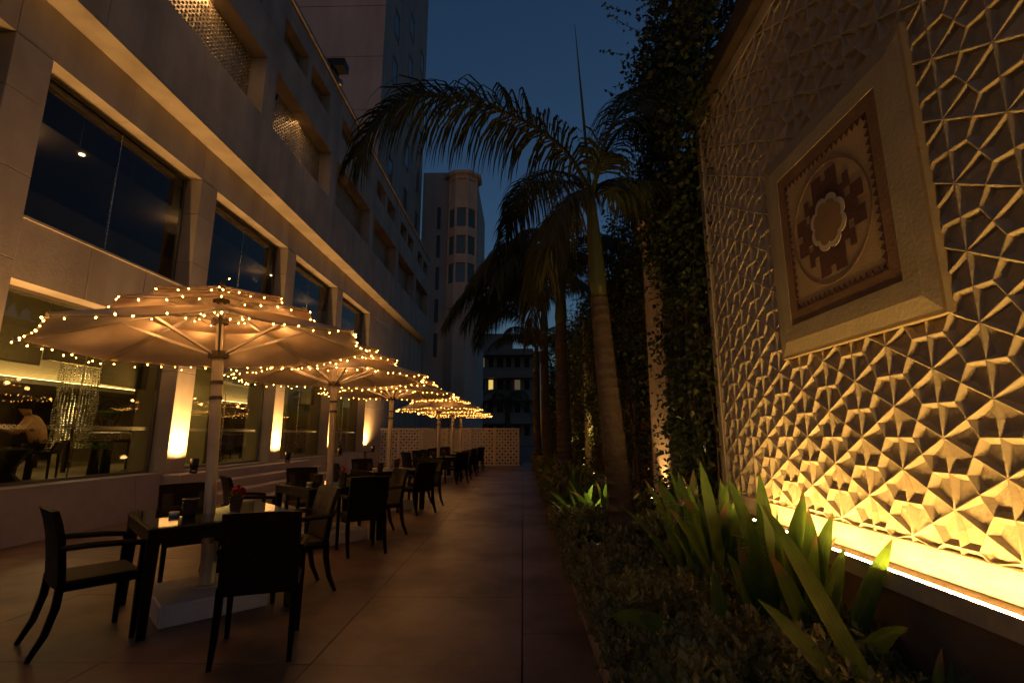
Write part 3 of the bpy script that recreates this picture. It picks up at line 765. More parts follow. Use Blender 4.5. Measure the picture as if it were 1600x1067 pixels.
for i in (0, 1, 2, 3):
    x, yv = TABLES[i]; flowerpot(x+.16, yv+.04, .7475, 'small pot of red flowers on the table '+ORD[i])
    t = thing('candle_holder', 'dark round tea light holder on the table '+ORD[i], 'candle holder', (x-.10, yv-.18, .7475), 0, 'tea light holders on the tables')
    MB().lathe([(0, .001), (.045, .001), (.056, .05), (.058, .125), (.062, .13), (.052, .13), (.05, .06), (0, .05)], 14).build('cup', 'pot', t, smooth=True)
    MB().lathe([(.062, .126), (.064, .134), (.05, .136)], 14).build('rim', 'frame', t)
    t = thing('ashtray', 'small white dish beside the tea light on the table '+ORD[i], 'ashtray', (x-.20, yv-.22, .7475), 0, 'white dishes on the tables')
    MB().lathe([(0, .001), (.034, .001), (.038, .034), (.030, .034), (.028, .012), (0, .01)], 14).build('dish', 'ceramic', t, smooth=True)

# ================================================================== RELIEF WALL
RX = 2.0; PA = .325; RH = .031
WY0, WY1, WZ0, WZ1 = .9, 4.95, .875, 4.72
rwall = thing('relief_wall', 'tall plaster wall of star and kite relief lit from a light trough below', 'wall', (0, 0, 0))
MB().box(RX+.006, RX+.3, WY0-.2, WY1+.12, .0, WZ1+.25).build('wall_core', 'stucco', rwall)
MB().bbox(RX-RH-.004, RX+.005, WY0-.2, WY1+.001, .775, WZ0, .006).build('bottom_border', 'stucco', rwall)
MB().bbox(RX-RH-.004, RX+.005, WY0-.2, WY1+.001, WZ1, WZ1+.14, .006).build('top_border', 'stucco', rwall)
MB().bbox(RX-RH-.010, RX+.3, WY1+.001, WY1+.12, .0, WZ1+.14, .012).build('edge_border', 'stucco', rwall)
MB().bbox(RX-.12, RX+.35, WY0-.2, WY1+.3, WZ1+.145, WZ1+.40, .02).build('coping', 'copingdark', rwall)
# kite tile: local plane y/z, star point at origin, axis along +y, face towards -x
Mp = [(PA/2*math.cos(s*PI/6), PA/2*math.sin(s*PI/6)) for s in (-1, 1)]; V_ = (PA/math.sqrt(3), 0)
def kite_mesh():
    C, M1, V, M2 = (0, 0), Mp[0], V_, Mp[1]
    P_ = [C, M1, V, M2]
    def off(ds):                      # offset each edge inwards by its own distance
        L_ = []
        for i in range(4):
            p, q = P_[i], P_[(i+1) % 4]; dx, dy = q[0]-p[0], q[1]-p[1]; l = math.hypot(dx, dy); nx_, ny_ = -dy/l, dx/l
            L_.append((p[0]+nx_*ds[i], p[1]+ny_*ds[i], dx, dy))
        o = []
        for i in range(4):
            x1, y1, dx1, dy1 = L_[i-1]; x2, y2, dx2, dy2 = L_[i]; det = dx1*dy2-dy1*dx2
            t = ((x2-x1)*dy2-(y2-y1)*dx2)/det; o.append((x1+dx1*t, y1+dy1*t))
        return o
    cr = off([.0035]*4); fl = off([.021, .026, .026, .021])
    Ci = (.021, 0)
    vs = [(-RH, *p) for p in P_]+[(-RH+.0015, *p) for p in cr]+[(-RH*.45, *Ci)]+[(0, *p) for p in fl[1:]]
    fs = []
    for i in range(4):
        j = (i+1) % 4; fs += [(i, j, 4+j, 4+i), (4+i, 4+j, 8+j, 8+i)]
    fs += [(8, 9, 10), (8, 10, 11)]
    return vs, [f[::-1] for f in fs]
kv, kf = kite_mesh()
kme = MB().add(kv, kf).mesh('relief_tile', 'stucco')
cells = []
PY0, PY1, PZ0, PZ1 = 2.22, 3.67, 1.95, 3.48
y0, z0 = 2.96, 1.39
for ci in range(-9, 9):
    for rj in range(-4, 13):
        yv = y0+ci*PA*math.sqrt(3)/2; z = z0+rj*PA+(PA/2 if ci % 2 else 0)
        for k in range(6):
            th = PI/3*k; cy_, cz_ = yv+.105*math.cos(th), z+.105*math.sin(th)
            rot = lambda p: (yv+p[0]*math.cos(th)-p[1]*math.sin(th), z+p[0]*math.sin(th)+p[1]*math.cos(th))
            q = [rot(p) for p in ((0, 0), Mp[0], V_, Mp[1])]
            ys = [p[0] for p in q]; zs = [p[1] for p in q]
            if max(ys) < WY0-.1 or min(ys) > WY1 or max(zs) < WZ0 or min(zs) > WZ1: continue
            if min(ys) > PY0+.03 and max(ys) < PY1-.03 and min(zs) > PZ0+.03 and max(zs) < PZ1-.03: continue
            cells.append((cy_, cz_, yv, z, th, q, ys, zs))
inside = [c for c in cells if min(c[6]) >= WY0-.2 and max(c[6]) <= WY1+.02 and min(c[7]) >= WZ0-.05 and max(c[7]) <= WZ1+.05]
vis = sorted(inside, key=lambda c: c[0] if c[0] > 1.75 else 99)
ind = set(id(c) for c in vis[:300])
rest = MB()
for c in cells:
    if id(c) in ind:
        place('relief_tile', kme, rwall, (RX, c[2], c[3]), (c[4], 0, 0))
    else:
        mt_ = Matrix.Translation((RX, c[2], c[3])) @ Matrix.Rotation(c[4], 4, 'X')
        vs = [mt_ @ Vector(p) for p in kv]
        vs = [Vector((p.x, min(max(p.y, WY0-.19), WY1), min(max(p.z, WZ0-.01), WZ1+.01))) for p in vs]
        rest.add(vs, kf)
rest.build('relief_tile_field', 'stucco', rwall, kind='stuff')
# low base wall and light trough
MB().bbox(RX-.20, RX+.004, WY0-.2, WY1+.0, 0, .70, .008).build('base_wall', 'wallbrown', rwall)
MB().bbox(RX-.25, RX-.02, WY0-.2, 4.94, .702, .728, .005).build('trough_base', 'wallbrown', rwall)
MB().bbox(RX-.267, RX-.252, WY0-.2, 4.94, .685, .768, .003).build('trough_lip', 'stucco', rwall)
MB().tube([(RX-.215, WY0-.15, .752), (RX-.215, 4.05, .752)], .012, 8).build('light_tube', 'led', rwall)
# medallion panel
md = thing('wall_medallion', 'square painted panel with a maroon stepped star hung on the relief wall', 'wall panel', (RX-RH-.004, (PY0+PY1)/2, (PZ0+PZ1)/2))
HY, HZ = (PY1-PY0)/2, (PZ1-PZ0)/2
def ringslab(f0, f1, x0, x1, mat, name, parent, slope=0.):
    # square ring between scale f0 (outer) and f1 (inner); faces towards -x, four mitred boards
    for k in range(4):
        cs = [(-1, -1), (1, -1), (1, 1), (-1, 1)]
        a, b = cs[k], cs[(k+1) % 4]
        o1 = (a[0]*HY*f0, a[1]*HZ*f0); o2 = (b[0]*HY*f0, b[1]*HZ*f0); i1 = (a[0]*HY*f1, a[1]*HZ*f1); i2 = (b[0]*HY*f1, b[1]*HZ*f1)
        vs = [(x0, *o1), (x0, *o2), (x0, *i2), (x0, *i1), (x1+slope, *o1), (x1+slope, *o2), (x1, *i2), (x1, *i1)]
        MB().add(vs, [(3, 2, 1, 0), (4, 5, 6, 7), (0, 1, 5, 4), (1, 2, 6, 5), (2, 3, 7, 6), (3, 0, 4, 7)]).build(name, mat, parent)
MB().box(-.03, .04, -HY*.998, HY*.998, -HZ*.998, HZ*.998).build('backing', 'panelochre', md)
ringslab(1.0, .86, .0, -.046, 'panelcream', 'outer_moulding', md, slope=.020)
ringslab(.86, .72, .0, -.048, 'panelcream', 'cream_border', md)
ringslab(.72, .605, .0, -.044, 'panelbrown', 'brown_border', md)
MB().box(-.040, -.0305, -HY*.604, HY*.604, -HZ*.604, HZ*.604).build('field', 'panelochre', md)
for k in range(4):     # toothed edging, one piece per tooth
    nT = 18
    for i in range(nT):
        s = -1+2*(i+.5)/nT; wdt = .97/nT
        e0, e1 = .60, .55
        def pt(sv, e):
            if k == 0: return (sv*HY*.60, -HZ*e)
            if k == 1: return (HY*e, sv*HZ*.60)
            if k == 2: return (-sv*HY*.60, HZ*e)
            return (-HY*e, -sv*HZ*.60)
        tri = [pt(s-wdt, e0), pt(s+wdt, e0), pt(s, e1)]
        MB().prism(tri, 'x', -.044, -.0402).build('tooth', 'panelmaroon' if k != 9 else 'panelbrown', md)
def ring_x(rad_o, rad_i, x0, x1, n, mat, name, fo=None):
    vs = []
    for q in range(n):
        th = 2*PI*q/n; sc_o = fo(th) if fo else 1
        for r_, x_ in ((rad_o, x0), (rad_o, x1), (rad_i, x1), (rad_i, x0)):
            vs.append((x_, r_*sc_o*math.cos(th), r_*sc_o*math.sin(th)))
    MB().add(vs, [(4*q+i, 4*((q+1) % n)+i, 4*((q+1) % n)+(i+1) % 4, 4*q+(i+1) % 4) for q in range(n) for i in range(4)]).build(name, mat, md)
ring_x(.390, .380, -.0402, -.043, 48, 'panelbrown', 'circle_line')
u_ = .051
rowsS = ["....XX.XX....", "....XXXXX....", "..X.XXXXX.X..", "..XXXXXXXXX..", "XX.XXXXXXX.XX", "XXXXXXXXXXXXX", ".XXXXXXXXXXX.", "XXXXXXXXXXXXX", "XX.XXXXXXX.XX", "..XXXXXXXXX..", "..X.XXXXX.X..", "....XXXXX....", "....XX.XX...."]
stp = MB()
for j, row in enumerate(rowsS):
    i = 0
    while i < len(row):
        if row[i] == 'X':
            i1 = i
            while i1 < len(row) and row[i1] == 'X': i1 += 1
            stp.box(-.043, -.0403, (i-6.5)*u_, (i1-6.5)*u_, (6-j-.5)*u_, (6-j+.5)*u_); i = i1
        else: i += 1
stp.build('stepped_star', 'panelmaroon', md)
scal = lambda th: .93+.17*abs(math.sin(4*th))**.6
poly = [(.165*scal(2*PI*q/64)*math.cos(2*PI*q/64), .165*scal(2*PI*q/64)*math.sin(2*PI*q/64)) for q in range(64)]
MB().prism(poly, 'x', -.0465, -.0432).build('scalloped_ring', 'panelwhite', md)
poly = [(p[0]*.80, p[1]*.80) for p in poly]
MB().prism(poly, 'x', -.0485, -.0467).build('centre_rosette', 'panelrose', md)

# ================================================================== GARDEN WALL BEYOND, WITH PIERS
gw = thing('garden_wall', 'high dark garden wall behind the palms, half hidden by creepers', 'wall', (0, 0, 0))
y = WY1+.125
while y < 25.9:
    e = min(y+2.6, 26)
    MB().bbox(RX+.16, RX+.45, y+.004, e-.004, 0, 5.1, .01).build('wall_panel', 'wallbrown', gw); y = e
GP = [(6.55, 7.45), (10.6, 11.4), (14.6, 15.4), (18.8, 19.6), (22.8, 23.6)]
for (a, b) in GP:
    MB().bbox(RX-.10, RX+.155, a, b, 0, 4.6, .015).build('pier', 'stucco', gw)
    MB().bbox(RX-.16, RX+.158, a-.06, b+.06, 4.61, 4.78, .02).build('pier_cap', 'stucco', gw)
def garden_spot(x, yv, z, label, aim, energy, col=(1, .66, .25), size=70):
    t = thing('garden_spotlight', label, 'spotlight', (x, yv, z), 0, 'spike lights in the planting bed')
    d = Vector(aim).normalized()
    MB().tube([(0, 0, -.40), (0, 0, .06)], .01, 6).build('spike', 'blackmetal', t)
    c = Vector((0, 0, .10))
    MB().tube([c-d*.07, c-d*.05, c+d*.06], [.02, .036, .042], 12).build('lamp_housing', 'blackmetal', t, smooth=False)
    MB().tube([c+d*.061, c+d*.064], [.034, .030], 12).build('lens', 'lens', t)
    lamp('SPOT', 'spot_beam', c+d*.075, energy, col, t, aim=d, spot_size=R(size), spot_blend=.7, shadow_soft_size=.03)
garden_spot(1.72, 6.85, .42, 'small spike light below the nearest bare wall pier', (.16, .05, 1), 60, (1, .55, .2), 75)
garden_spot(1.50, 10.85, .45, 'small spike light at the wall pier behind the second palm', (.25, .05, 1), 60, (1, .55, .2), 75)
garden_spot(1.66, 14.0, .45, 'spike light throwing yellow light up the creepers behind the third palm', (.22, .2, 1), 160, (1, .72, .2), 60)
garden_spot(1.55, 17.6, .45, 'spike light throwing yellow light up the creepers behind the last palms', (.25, .1, 1), 240, (1, .72, .2), 60)
garden_spot(1.22, 7.3, .50, 'spike light glowing among lilies at the foot of the nearest palm', (-.22, -.85, .06), 70, (1, .74, .30), 110)

# ================================================================== PLANTS
def strip(mb, pts, wid, nrm, mi=0, fold=.25):
    # a leaf blade: three verts per cross-section, keeled
    k = len(pts); vs = []
    for i, p in enumerate(pts):
        t = (pts[min(i+1, k-1)]-pts[max(i-1, 0)]).normalized()
        s = t.cross(nrm)
        if s.length < 1e-4: s = t.orthogonal()
        s.normalize(); u = s.cross(t).normalized(); w_ = wid[i]
        vs += [p-s*w_+u*w_*fold, p.copy(), p+s*w_+u*w_*fold]
    fs = []
    for i in range(k-1): fs += [(3*i, 3*i+1, 3*i+4, 3*i+3), (3*i+1, 3*i+2, 3*i+5, 3*i+4)]
    mb.add(vs, fs, mi)
def frond_mesh(pts, r2, leaf=.55, n=52, wdt=.014, droop=1.2, start=.12, mats='frond', up=.3):
    """rachis through pts; pinnate leaflets"""
    mb = MB(); P = [Vector(p) for p in pts]
    seg_ = len(P)-1
    def at(t):
        x = t*seg_; i = min(int(x), seg_-1); f = x-i
        p0, p1, p2, p3 = P[max(i-1, 0)], P[i], P[i+1], P[min(i+2, seg_)]
        return .5*((2*p1)+(p2-p0)*f+(2*p0-5*p1+4*p2-p3)*f*f+(3*p1-p0-3*p2+p3)*f**3)
    N = 18; rp = [at(i/N) for i in range(N+1)]
    mb.tube(rp, [.024*(1-i/N)+.004 for i in range(N+1)], 5)
    for i in range(n):
        t = start+(1-start)*(i+.5)/n
        p = at(t); tg = (at(min(1, t+.01))-at(max(0, t-.01))).normalized()
        sd = tg.cross(Vector((0, 0, 1)))
        if sd.length < .15: sd = tg.orthogonal()
        sd.normalize()
        nu = sd.cross(tg).normalized()
        ln = leaf*(.35+.65*math.sin(PI*min(1, .12+.80*t)))*r2.uniform(.85, 1.1)
        for s in (-1, 1):
            d = (sd*s*r2.uniform(.7, 1.0)+tg*(.55+.5*t)+nu*r2.uniform(-.1, up)).normalized()
            q = p.copy(); pts_ = [q.copy()]; dd = d.copy(); K = 4
            g = droop*r2.uniform(.75, 1.25)
            for k_ in range(K):
                dd = (dd+Vector((0, 0, -g*(.18+.22*k_)))).normalized(); q = q+dd*(ln/K); pts_.append(q.copy())
            strip(mb, pts_, [wdt*.5, wdt, wdt*.9, wdt*.55, .001], nu if abs(nu.dot(d)) < .95 else sd, 0, .35)
    return mb
def arc(base, az, el, L, droop, n=7):
    p = Vector(base); d = Vector((math.cos(az)*math.cos(el), math.sin(az)*math.cos(el), math.sin(el))); out = [p.copy()]
    for i in range(n):
        out.append(p+d*(L/n)); p = out[-1]; d = (d+Vector((0, 0, -droop/n*(.6+1.0*i/n)))).normalized()
    return out
def palm(name, label, base, top, r0, r1, shaft, fronds, seed, cat='palm', extra=None, ring=.11, leaf=.62, nl=80, mats='frond'):
    r2 = random.Random(seed)
    t = thing(name, label, cat, base, 0, 'royal palms in the planting bed' if cat == 'palm' else None)
    B = Vector((0, 0, 0)); T = Vector(top)-Vector(base)
    hgt = T.z; zs = hgt-shaft
    mb = MB(); pts = []; rad = []
    z = 0
    while z < zs:
        f = z/hgt; c = B.lerp(T, f); c.x -= .05*math.sin(PI*f)*hgt*.15
        rr = r0+(r1-r0)*f+.03*math.exp(-z*4)
        rg = ring*r2.uniform(.6, 1.35); pts += [c, c+T.normalized()*rg*.82, c+T.normalized()*rg*.9]; rad += [rr, rr*.985, rr*r2.uniform(1.015, 1.05)]; z += rg
    mb.tube(pts, rad, 14); mb.build('trunk', 'trunk', t, smooth=True)
    e0 = pts[-1]; tip = T
    mb = MB().tube([e0, e0.lerp(tip, .15), e0.lerp(tip, .5), e0.lerp(tip, .85), tip], [r1*1.05, r1*1.28, r1*1.05, r1*.72, r1*.5], 14)
    mb.build('crownshaft', 'shaft', t, smooth=True)
    hd = T
    for k, fr_ in enumerate(fronds):
        if isinstance(fr_, dict): pts = [Vector(p)-Vector(base) for p in fr_['pts']]; kw = {k2: v for k2, v in fr_.items() if k2 not in ('pts', 'mat')}; mt_ = fr_.get('mat', mats)
        else:
            az, el, L, dr = fr_; pts = arc(hd-Vector((0, 0, .12)), R(az), R(el), L, dr); kw = {}; mt_ = mats if r2.random() < .8 else 'frond_dry'
        kw.setdefault('leaf', leaf); kw.setdefault('n', nl)
        frond_mesh(pts, r2, **kw).build('frond', mt_, t)
    if extra: extra(t, r2)
    return t
# nearest palm
PY = 5.25
base = atY(978, 745, PY); base.z = .08
top = atY(922, 296, PY)
def px(*uv, y=PY): return [atY(u, v, y+dy) for (u, v, dy) in uv]
big = px((922, 300, 0), (885, 238, -.1), (820, 190, -.2), (740, 160, -.3), (660, 152, -.4), (600, 180, -.5), (560, 245, -.5))
over = px((924, 300, 0), (905, 160, -.5), (850, 20, -1.0), (770, -90, -1.3), (700, -90, -1.5), (655, -20, -1.5), (640, 60, -1.5))
right1 = px((926, 300, 0), (950, 230, .3), (985, 190, .7), (1020, 200, 1.0), (1045, 260, 1.2))
right2 = px((926, 300, 0), (940, 240, -.3), (962, 180, -.2), (975, 150, 0), (985, 140, .2))
back1 = px((922, 300, 0), (895, 275, .7), (850, 270, 1.4), (810, 300, 2.0), (790, 350, 2.3))
low1 = px((922, 305, 0), (905, 300, -.2), (880, 320, -.35), (862, 370, -.45), (855, 420, -.45))
low2 = px((922, 305, 0), (895, 318, .5), (860, 365, 1.0), (838, 440, 1.3), (830, 520, 1.4))
back2 = px((920, 300, 0), (890, 285, .9), (845, 290, 1.6), (805, 335, 2.2), (775, 410, 2.5))
def spear(t, r2):
    a = Vector(top)-Vector(base); b = atY(898, 38, PY-.1)-Vector(base)
    MB().tube([a, a.lerp(b, .5), b], [.022, .015, .003], 6).build('spear_leaf', 'shaft', t)
palm('palm_tree', 'nearest royal palm with green crownshaft and one huge frond over the path', base, top, .135, .075, 1.30,
     [dict(pts=big, leaf=.95, n=170, wdt=.0135, droop=1.9, up=.9), dict(pts=right1), dict(pts=right2), dict(pts=back1), dict(pts=low1, n=60, mat='frond_dry'), dict(pts=low2, n=80, leaf=.7, mat='frond_dry'), dict(pts=back2, n=80, leaf=.7), (60, 45, 2.2, 1.6), (10, 30, 1.6, 1.8)], 3, extra=spear)
for k, (u, yv, ut, vt, r0, lab, frs, leafs) in enumerate([
    (885, 10.3, 876, 432, .17, 'royal palm with drooping crown second along the bed, opposite the third parasol',
        [(160, 45, 2.6, 3.0), (180, 30, 3.0, 2.8), (200, 15, 3.1, 2.2), (225, 45, 2.8, 3.0), (235, 30, 2.8, 2.6), (140, 30, 3.0, 2.4), (270, 60, 2.8, 3), (190, 10, 2.9, 1.8), (150, 40, 2.5, 2.8), (185, 20, 3.0, 2.4), (215, 40, 2.6, 2.6), (240, 55, 2.3, 2.6), (165, 15, 2.6, 2.0), (120, 50, 2.4, 2.4), (260, 40, 2.2, 2.6), (205, 55, 2.2, 2.8), (300, 50, 2.2, 2.4), (345, 55, 2.2, 2.4), (30, 50, 2.4, 2.2), (80, 55, 2.4, 2.2), (175, -5, 2.3, 1.6)], .6),
    (857, 14.6, 850, 470, .16, 'slim royal palm third along the bed, partly behind the second',
        [(170, 60, 3.4, 3.0), (200, 60, 3.2, 3.0), (235, 35, 3.0, 2.6), (190, -5, 2.6, 1.6), (150, 15, 3.0, 2.2), (150, 50, 2.8, 2.4), (180, 30, 3.0, 2.4), (210, 50, 2.8, 2.4), (250, 50, 2.4, 2.4), (195, 5, 2.6, 1.8), (300, 40, 2.4, 2.2), (20, 50, 2.4, 2.2), (90, 50, 2.4, 2.2), (165, 65, 2.6, 2.4), (225, 20, 2.5, 2)], .6),
    (841, 19.2, 838, 540, .16, 'short royal palm lit yellow from below near the lattice screen',
        [(150, 50, 2.2, 2.2), (190, 40, 2.2, 2.2), (230, 50, 2.2, 2.2), (270, 40, 2.2, 2.2), (310, 50, 2.2, 2.2), (0, 50, 2.2, 2.2), (60, 50, 2.2, 2.2), (110, 60, 2.2, 2.2), (205, 70, 2.2, 2)], .5)]):
    b = atY(u, 700, yv); b.z = .08; tp = atY(ut, vt, yv)
    palm('palm_tree', lab, b, tp, r0, .105, 1.1, frs, 20+k, leaf=leafs*1.25, nl=88)
# small dark palm beyond the screen
b = atY(795, 700, 31); b.z = 0; tp = atY(793, 628, 31)
palm('palm_tree', 'small dark bushy palm standing beyond the lattice screen', b, tp, .2, .14, .8,
     [(az, el, 2.1, 2.4) for az, el in ((0, 40), (40, 60), (85, 35), (130, 55), (175, 35), (215, 60), (260, 30), (300, 55), (335, 20), (190, 10), (350, 5), (270, 70))], 51, leaf=.6, nl=34, mats='frond')

# creepers
def creeper(label, boxes, nleaf, seed, stems, mat='ivy', leafs=.05, flowers=0, sprigs=()):
    r2 = random.Random(seed)
    t = thing('creeper', label, 'creeper', (boxes[0][0], boxes[0][2], 0), 0, 'creepers on the garden wall'); O = Vector((boxes[0][0], boxes[0][2], 0))
    mb = MB()
    vol = [(b[1]-b[0])*(b[3]-b[2])*(b[5]-b[4]) for b in boxes]; tot = sum(vol)
    def leafat(p, s):
        d = Vector((r2.gauss(-.5, .6), r2.gauss(-.5, .7), r2.gauss(-.6, .6))).normalized(); u = d.orthogonal().normalized()
        u = (Matrix.Rotation(r2.random()*6.28, 3, d) @ u); v = d.cross(u)
        tipv = p+d*s*1.25; mid = p+d*s*.5
        mb.add([p, mid+u*s*.48+v*s*.12, tipv, mid-u*s*.48+v*s*.12], [(0, 1, 2), (0, 2, 3)])
    for b, vv in zip(boxes, vol):
        n = int(nleaf*vv/tot)
        # clumps, so the outline is uneven
        nc = max(6, n//55); cl = [Vector((r2.uniform(b[0], b[1]), r2.uniform(b[2], b[3]), r2.uniform(b[4], b[5]))) for _ in range(nc)]
        for _ in range(n):
            c = r2.choice(cl); p = c+Vector((r2.gauss(0, .10), r2.gauss(0, .15), r2.gauss(0, .19)))
            p.x = min(p.x, RX+.16); leafat(p-O, leafs*r2.uniform(.6, 1.3))
    for (p0, dirv, L) in sprigs:
        p = Vector(p0)-O; d = Vector(dirv).normalized()
        q = []
        for k in range(int(L/.045)):
            q.append(p.copy()); leafat(p, leafs*.8); leafat(p, leafs*.8); d = (d+Vector((r2.gauss(0, .05), r2.gauss(0, .05), r2.gauss(0, .05)+.03))).normalized(); p = p+d*.045
        mb.tube(q, .004, 3)
    mb.build('foliage', mat, t, kind='stuff')
    for (x, yv, z0, z1, rr) in stems:
        pts = []; k = 9
        for i in range(k+1):
            f = i/k; pts.append(Vector((x+.05*math.sin(f*9+yv*7), yv+.07*math.sin(f*7+x*5), z0+(z1-z0)*f))-O)
        MB().tube(pts, [rr*(1-.5*i/k) for i in range(k+1)], 5).build('stem', 'vine', t, smooth=True)
    for q in range(flowers):
        b = boxes[0]; c = Vector((b[0]-.02, r2.uniform(b[2], b[3]), r2.uniform(b[4], b[5])))-O; fm = MB()
        for k in range(14):
            d = Vector((r2.gauss(-.5, 1), r2.gauss(0, 1), r2.gauss(0, 1))).normalized(); sd = d.orthogonal().normalized()*.02; e = c+d*.055; m_ = c+d*.03
            fm.add([c, m_+sd, e, m_-sd], [(0, 1, 2, 3)])
        fm.build('flower', 'pinkflower', t)
    return t
def stm(y0, y1, n, seed, z1=4.8):
    r2 = random.Random(seed); return [(r2.uniform(RX-.12, RX+.12), r2.uniform(y0, y1), .05, r2.uniform(z1*.7, z1), r2.uniform(.008, .024)) for _ in range(n)]
creeper('thick dark creeper spilling over the wall top beside the relief wall', [(1.62, 2.1, 5.05, 6.5, 3.7, 6.6), (1.75, 2.12, 5.12, 6.35, .3, 4.0), (1.55, 2.2, 3.5, 5.4, 5.22, 6.5), (1.58, 1.80, 4.3, 5.3, 4.6, 5.4)], 24000, 1, stm(5.15, 6.4, 16, 11), flowers=2, leafs=.055,
        sprigs=[(atY(985, 20, 5.6), (-1, 0, .1), .42), (atY(975, 85, 5.6), (-1, -.1, -.05), .40), (atY(985, 155, 5.6), (-1, 0, .12), .36), (atY(1000, 50, 5.4), (-.8, 0, .5), .5), (atY(990, 125, 5.5), (-1, .1, -.3), .3)])
creeper('dark creeper curtain between the first and second wall piers', [(1.7, 2.12, 7.5, 10.5, 2.6, 5.6), (1.85, 2.15, 7.6, 10.5, .2, 2.8)], 11000, 2, stm(7.5, 10.5, 22, 12), leafs=.06)
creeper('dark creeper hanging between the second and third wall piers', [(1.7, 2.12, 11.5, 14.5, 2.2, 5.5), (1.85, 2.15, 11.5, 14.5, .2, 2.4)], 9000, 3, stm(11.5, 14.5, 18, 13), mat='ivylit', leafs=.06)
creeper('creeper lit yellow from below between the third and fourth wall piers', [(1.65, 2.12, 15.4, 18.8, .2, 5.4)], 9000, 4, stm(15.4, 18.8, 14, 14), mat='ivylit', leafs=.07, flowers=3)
creeper('creeper at the screen end of the garden wall', [(1.2, 2.12, 19.6, 25.8, .2, 5.4)], 9000, 5, stm(19.6, 25.5, 12, 15), leafs=.09)

# ground cover: small pale-edged leaves in low mounds
def hgt(x, yv): return .40+.09*math.sin(2.1*yv+3*x)+.06*math.sin(5.3*yv-4*x)+.04*math.sin(11*x+7*yv)
r2 = random.Random(5); gc = MB()
def sprig(x, yv, z, s, n):
    p = Vector((x, yv, z)); ax = Vector((r2.gauss(0, .35), r2.gauss(0, .35), 1)).normalized()
    for k in range(n):
        th = 2.4*k+r2.random(); rad_ = ax.orthogonal().normalized(); rad_ = Matrix.Rotation(th, 3, ax) @ rad_
        el = .25+.65*k/n; d = (rad_*(1-el*.6)+ax*el).normalized(); q = p-ax*s*1.2*(1-k/n)
        sd = d.cross(ax).normalized()*s*.26; L = s*r2.uniform(.8, 1.15)
        gc.add([q, q+d*L*.5+sd+ax*.003, q+d*L, q+d*L*.5-sd+ax*.003], [(0, 1, 2), (0, 2, 3)])
for _ in range(9500):
    yv = 1.15+(r2.random()**1.6)*8.5; x = r2.uniform(.40, 1.80)
    edge = min(1, max(0, (x-.34)/.25)); z = hgt(x, yv)*(.45+.55*edge)*(1.0 if yv < 6 else .85)*r2.uniform(.65, 1.08)+.05
    nz = math.sin(4.1*x+2.7*yv)+math.sin(7.3*yv-5*x+1)*.7
    if nz < -1.05 and r2.random() < .7: continue
    sprig(x+r2.gauss(0, .02), yv, z+.05*max(0, nz)*r2.random(), r2.uniform(.030, .052)*(1.25 if nz > .9 else 1)*(1 if yv < 5 else 1.4), 9)
for _ in range(2600):
    yv = r2.uniform(8.5, 23); x = r2.uniform(.40, 1.5); sprig(x, yv, hgt(x, yv)*1.1*r2.uniform(.6, 1.1)+.05, r2.uniform(.09, .14), 7)
gc.build('ground_cover', 'cover', kind='stuff', label='low variegated ground cover filling the planting bed', cat='ground cover')

# spider lilies
def lily(base, leaves, label, seed, flowers=0, mat='lily', more=0):
    """leaves: (azimuth deg, elevation deg, length, bend, width)"""
    r2 = random.Random(seed); base = Vector(base)
    t = thing('spider_lily', label, 'lily', base, 0, 'spider lilies in the planting bed')
    for k in range(more): leaves = leaves+[(r2.uniform(0, 360), r2.uniform(72, 88), r2.uniform(.5, .85), r2.uniform(.1, .5), r2.uniform(.028, .037))]
    for (az, el, L, bend, wd) in leaves:
        L *= 1.16; K = 11; p = Vector((r2.gauss(0, .025), r2.gauss(0, .025), 0)); a = R(az); e = R(el)
        d = Vector((math.cos(a)*math.cos(e), math.sin(a)*math.cos(e), math.sin(e))); out = [p.copy()]
        hz = Vector((math.cos(a), math.sin(a), 0)); tw = r2.uniform(-.04, .04)
        for i in range(K):
            p = p+d*(L/K); out.append(p.copy()); f = i/K
            d = (d+(hz*.35+Vector((0, 0, -1)))*bend/K*(.2+1.8*f*f)+hz.cross(Vector((0, 0, 1)))*tw).normalized()
        wid = [wd*1.38*(.55+.45*min(1, 3*i/K))*(1 if i < K*.62 else max(.05, 1-((i-K*.62)/(K*.38))**2.4)) for i in range(K+1)]
        nrm = (Vector((0, 0, 1))*.5-hz*.55+Vector((r2.gauss(-.25, .35), r2.gauss(-.8, .25), 0))).normalized()
        mb = MB(); strip(mb, out, wid, nrm, 0, .28)
        lo = mb.build('leaf', 'lilytip' if 'browned' in label and az == 20 else 'lilyblade', t, smooth=True)
        at_ = lo.data.attributes.new('leafpos', 'FLOAT_VECTOR', 'POINT'); dry = r2.choice((1.2, 1.2, .97, .93, .86))
        at_.data.foreach_set('vector', [c for i in range(K+1) for q in (-1, 0, 1) for c in (i/K, q, dry)])
    for q in range(flowers):
        a = r2.random()*6.28; L = r2.uniform(.55, .75); pts = [Vector((0, 0, 0)), Vector((.04*math.cos(a), .04*math.sin(a), L*.5)), Vector((.10*math.cos(a), .10*math.sin(a), L))]
        sk = MB().tube(pts, [.010, .009, .007], 6).build('stalk', mat, t)
        fm = MB(); c = pts[-1]
        for k in range(26):
            d = Vector((r2.gauss(0, .7), r2.gauss(0, .7), r2.uniform(.1, 1.2))).normalized(); pp = [c.copy()]; p = c.copy(); L2 = r2.uniform(.08, .16)
            for i in range(4): p = p+d*(L2/4); d = (d+Vector((d.x*.25, d.y*.25, -.28))).normalized(); pp.append(p.copy())
            strip(fm, pp, [.003, .004, .004, .003, .001], Vector((0, 0, 1)) if abs(d.z) < .9 else Vector((1, 0, 0)))
        fm.build('flower', 'lilyflower', sk, kind='stuff')
    return t
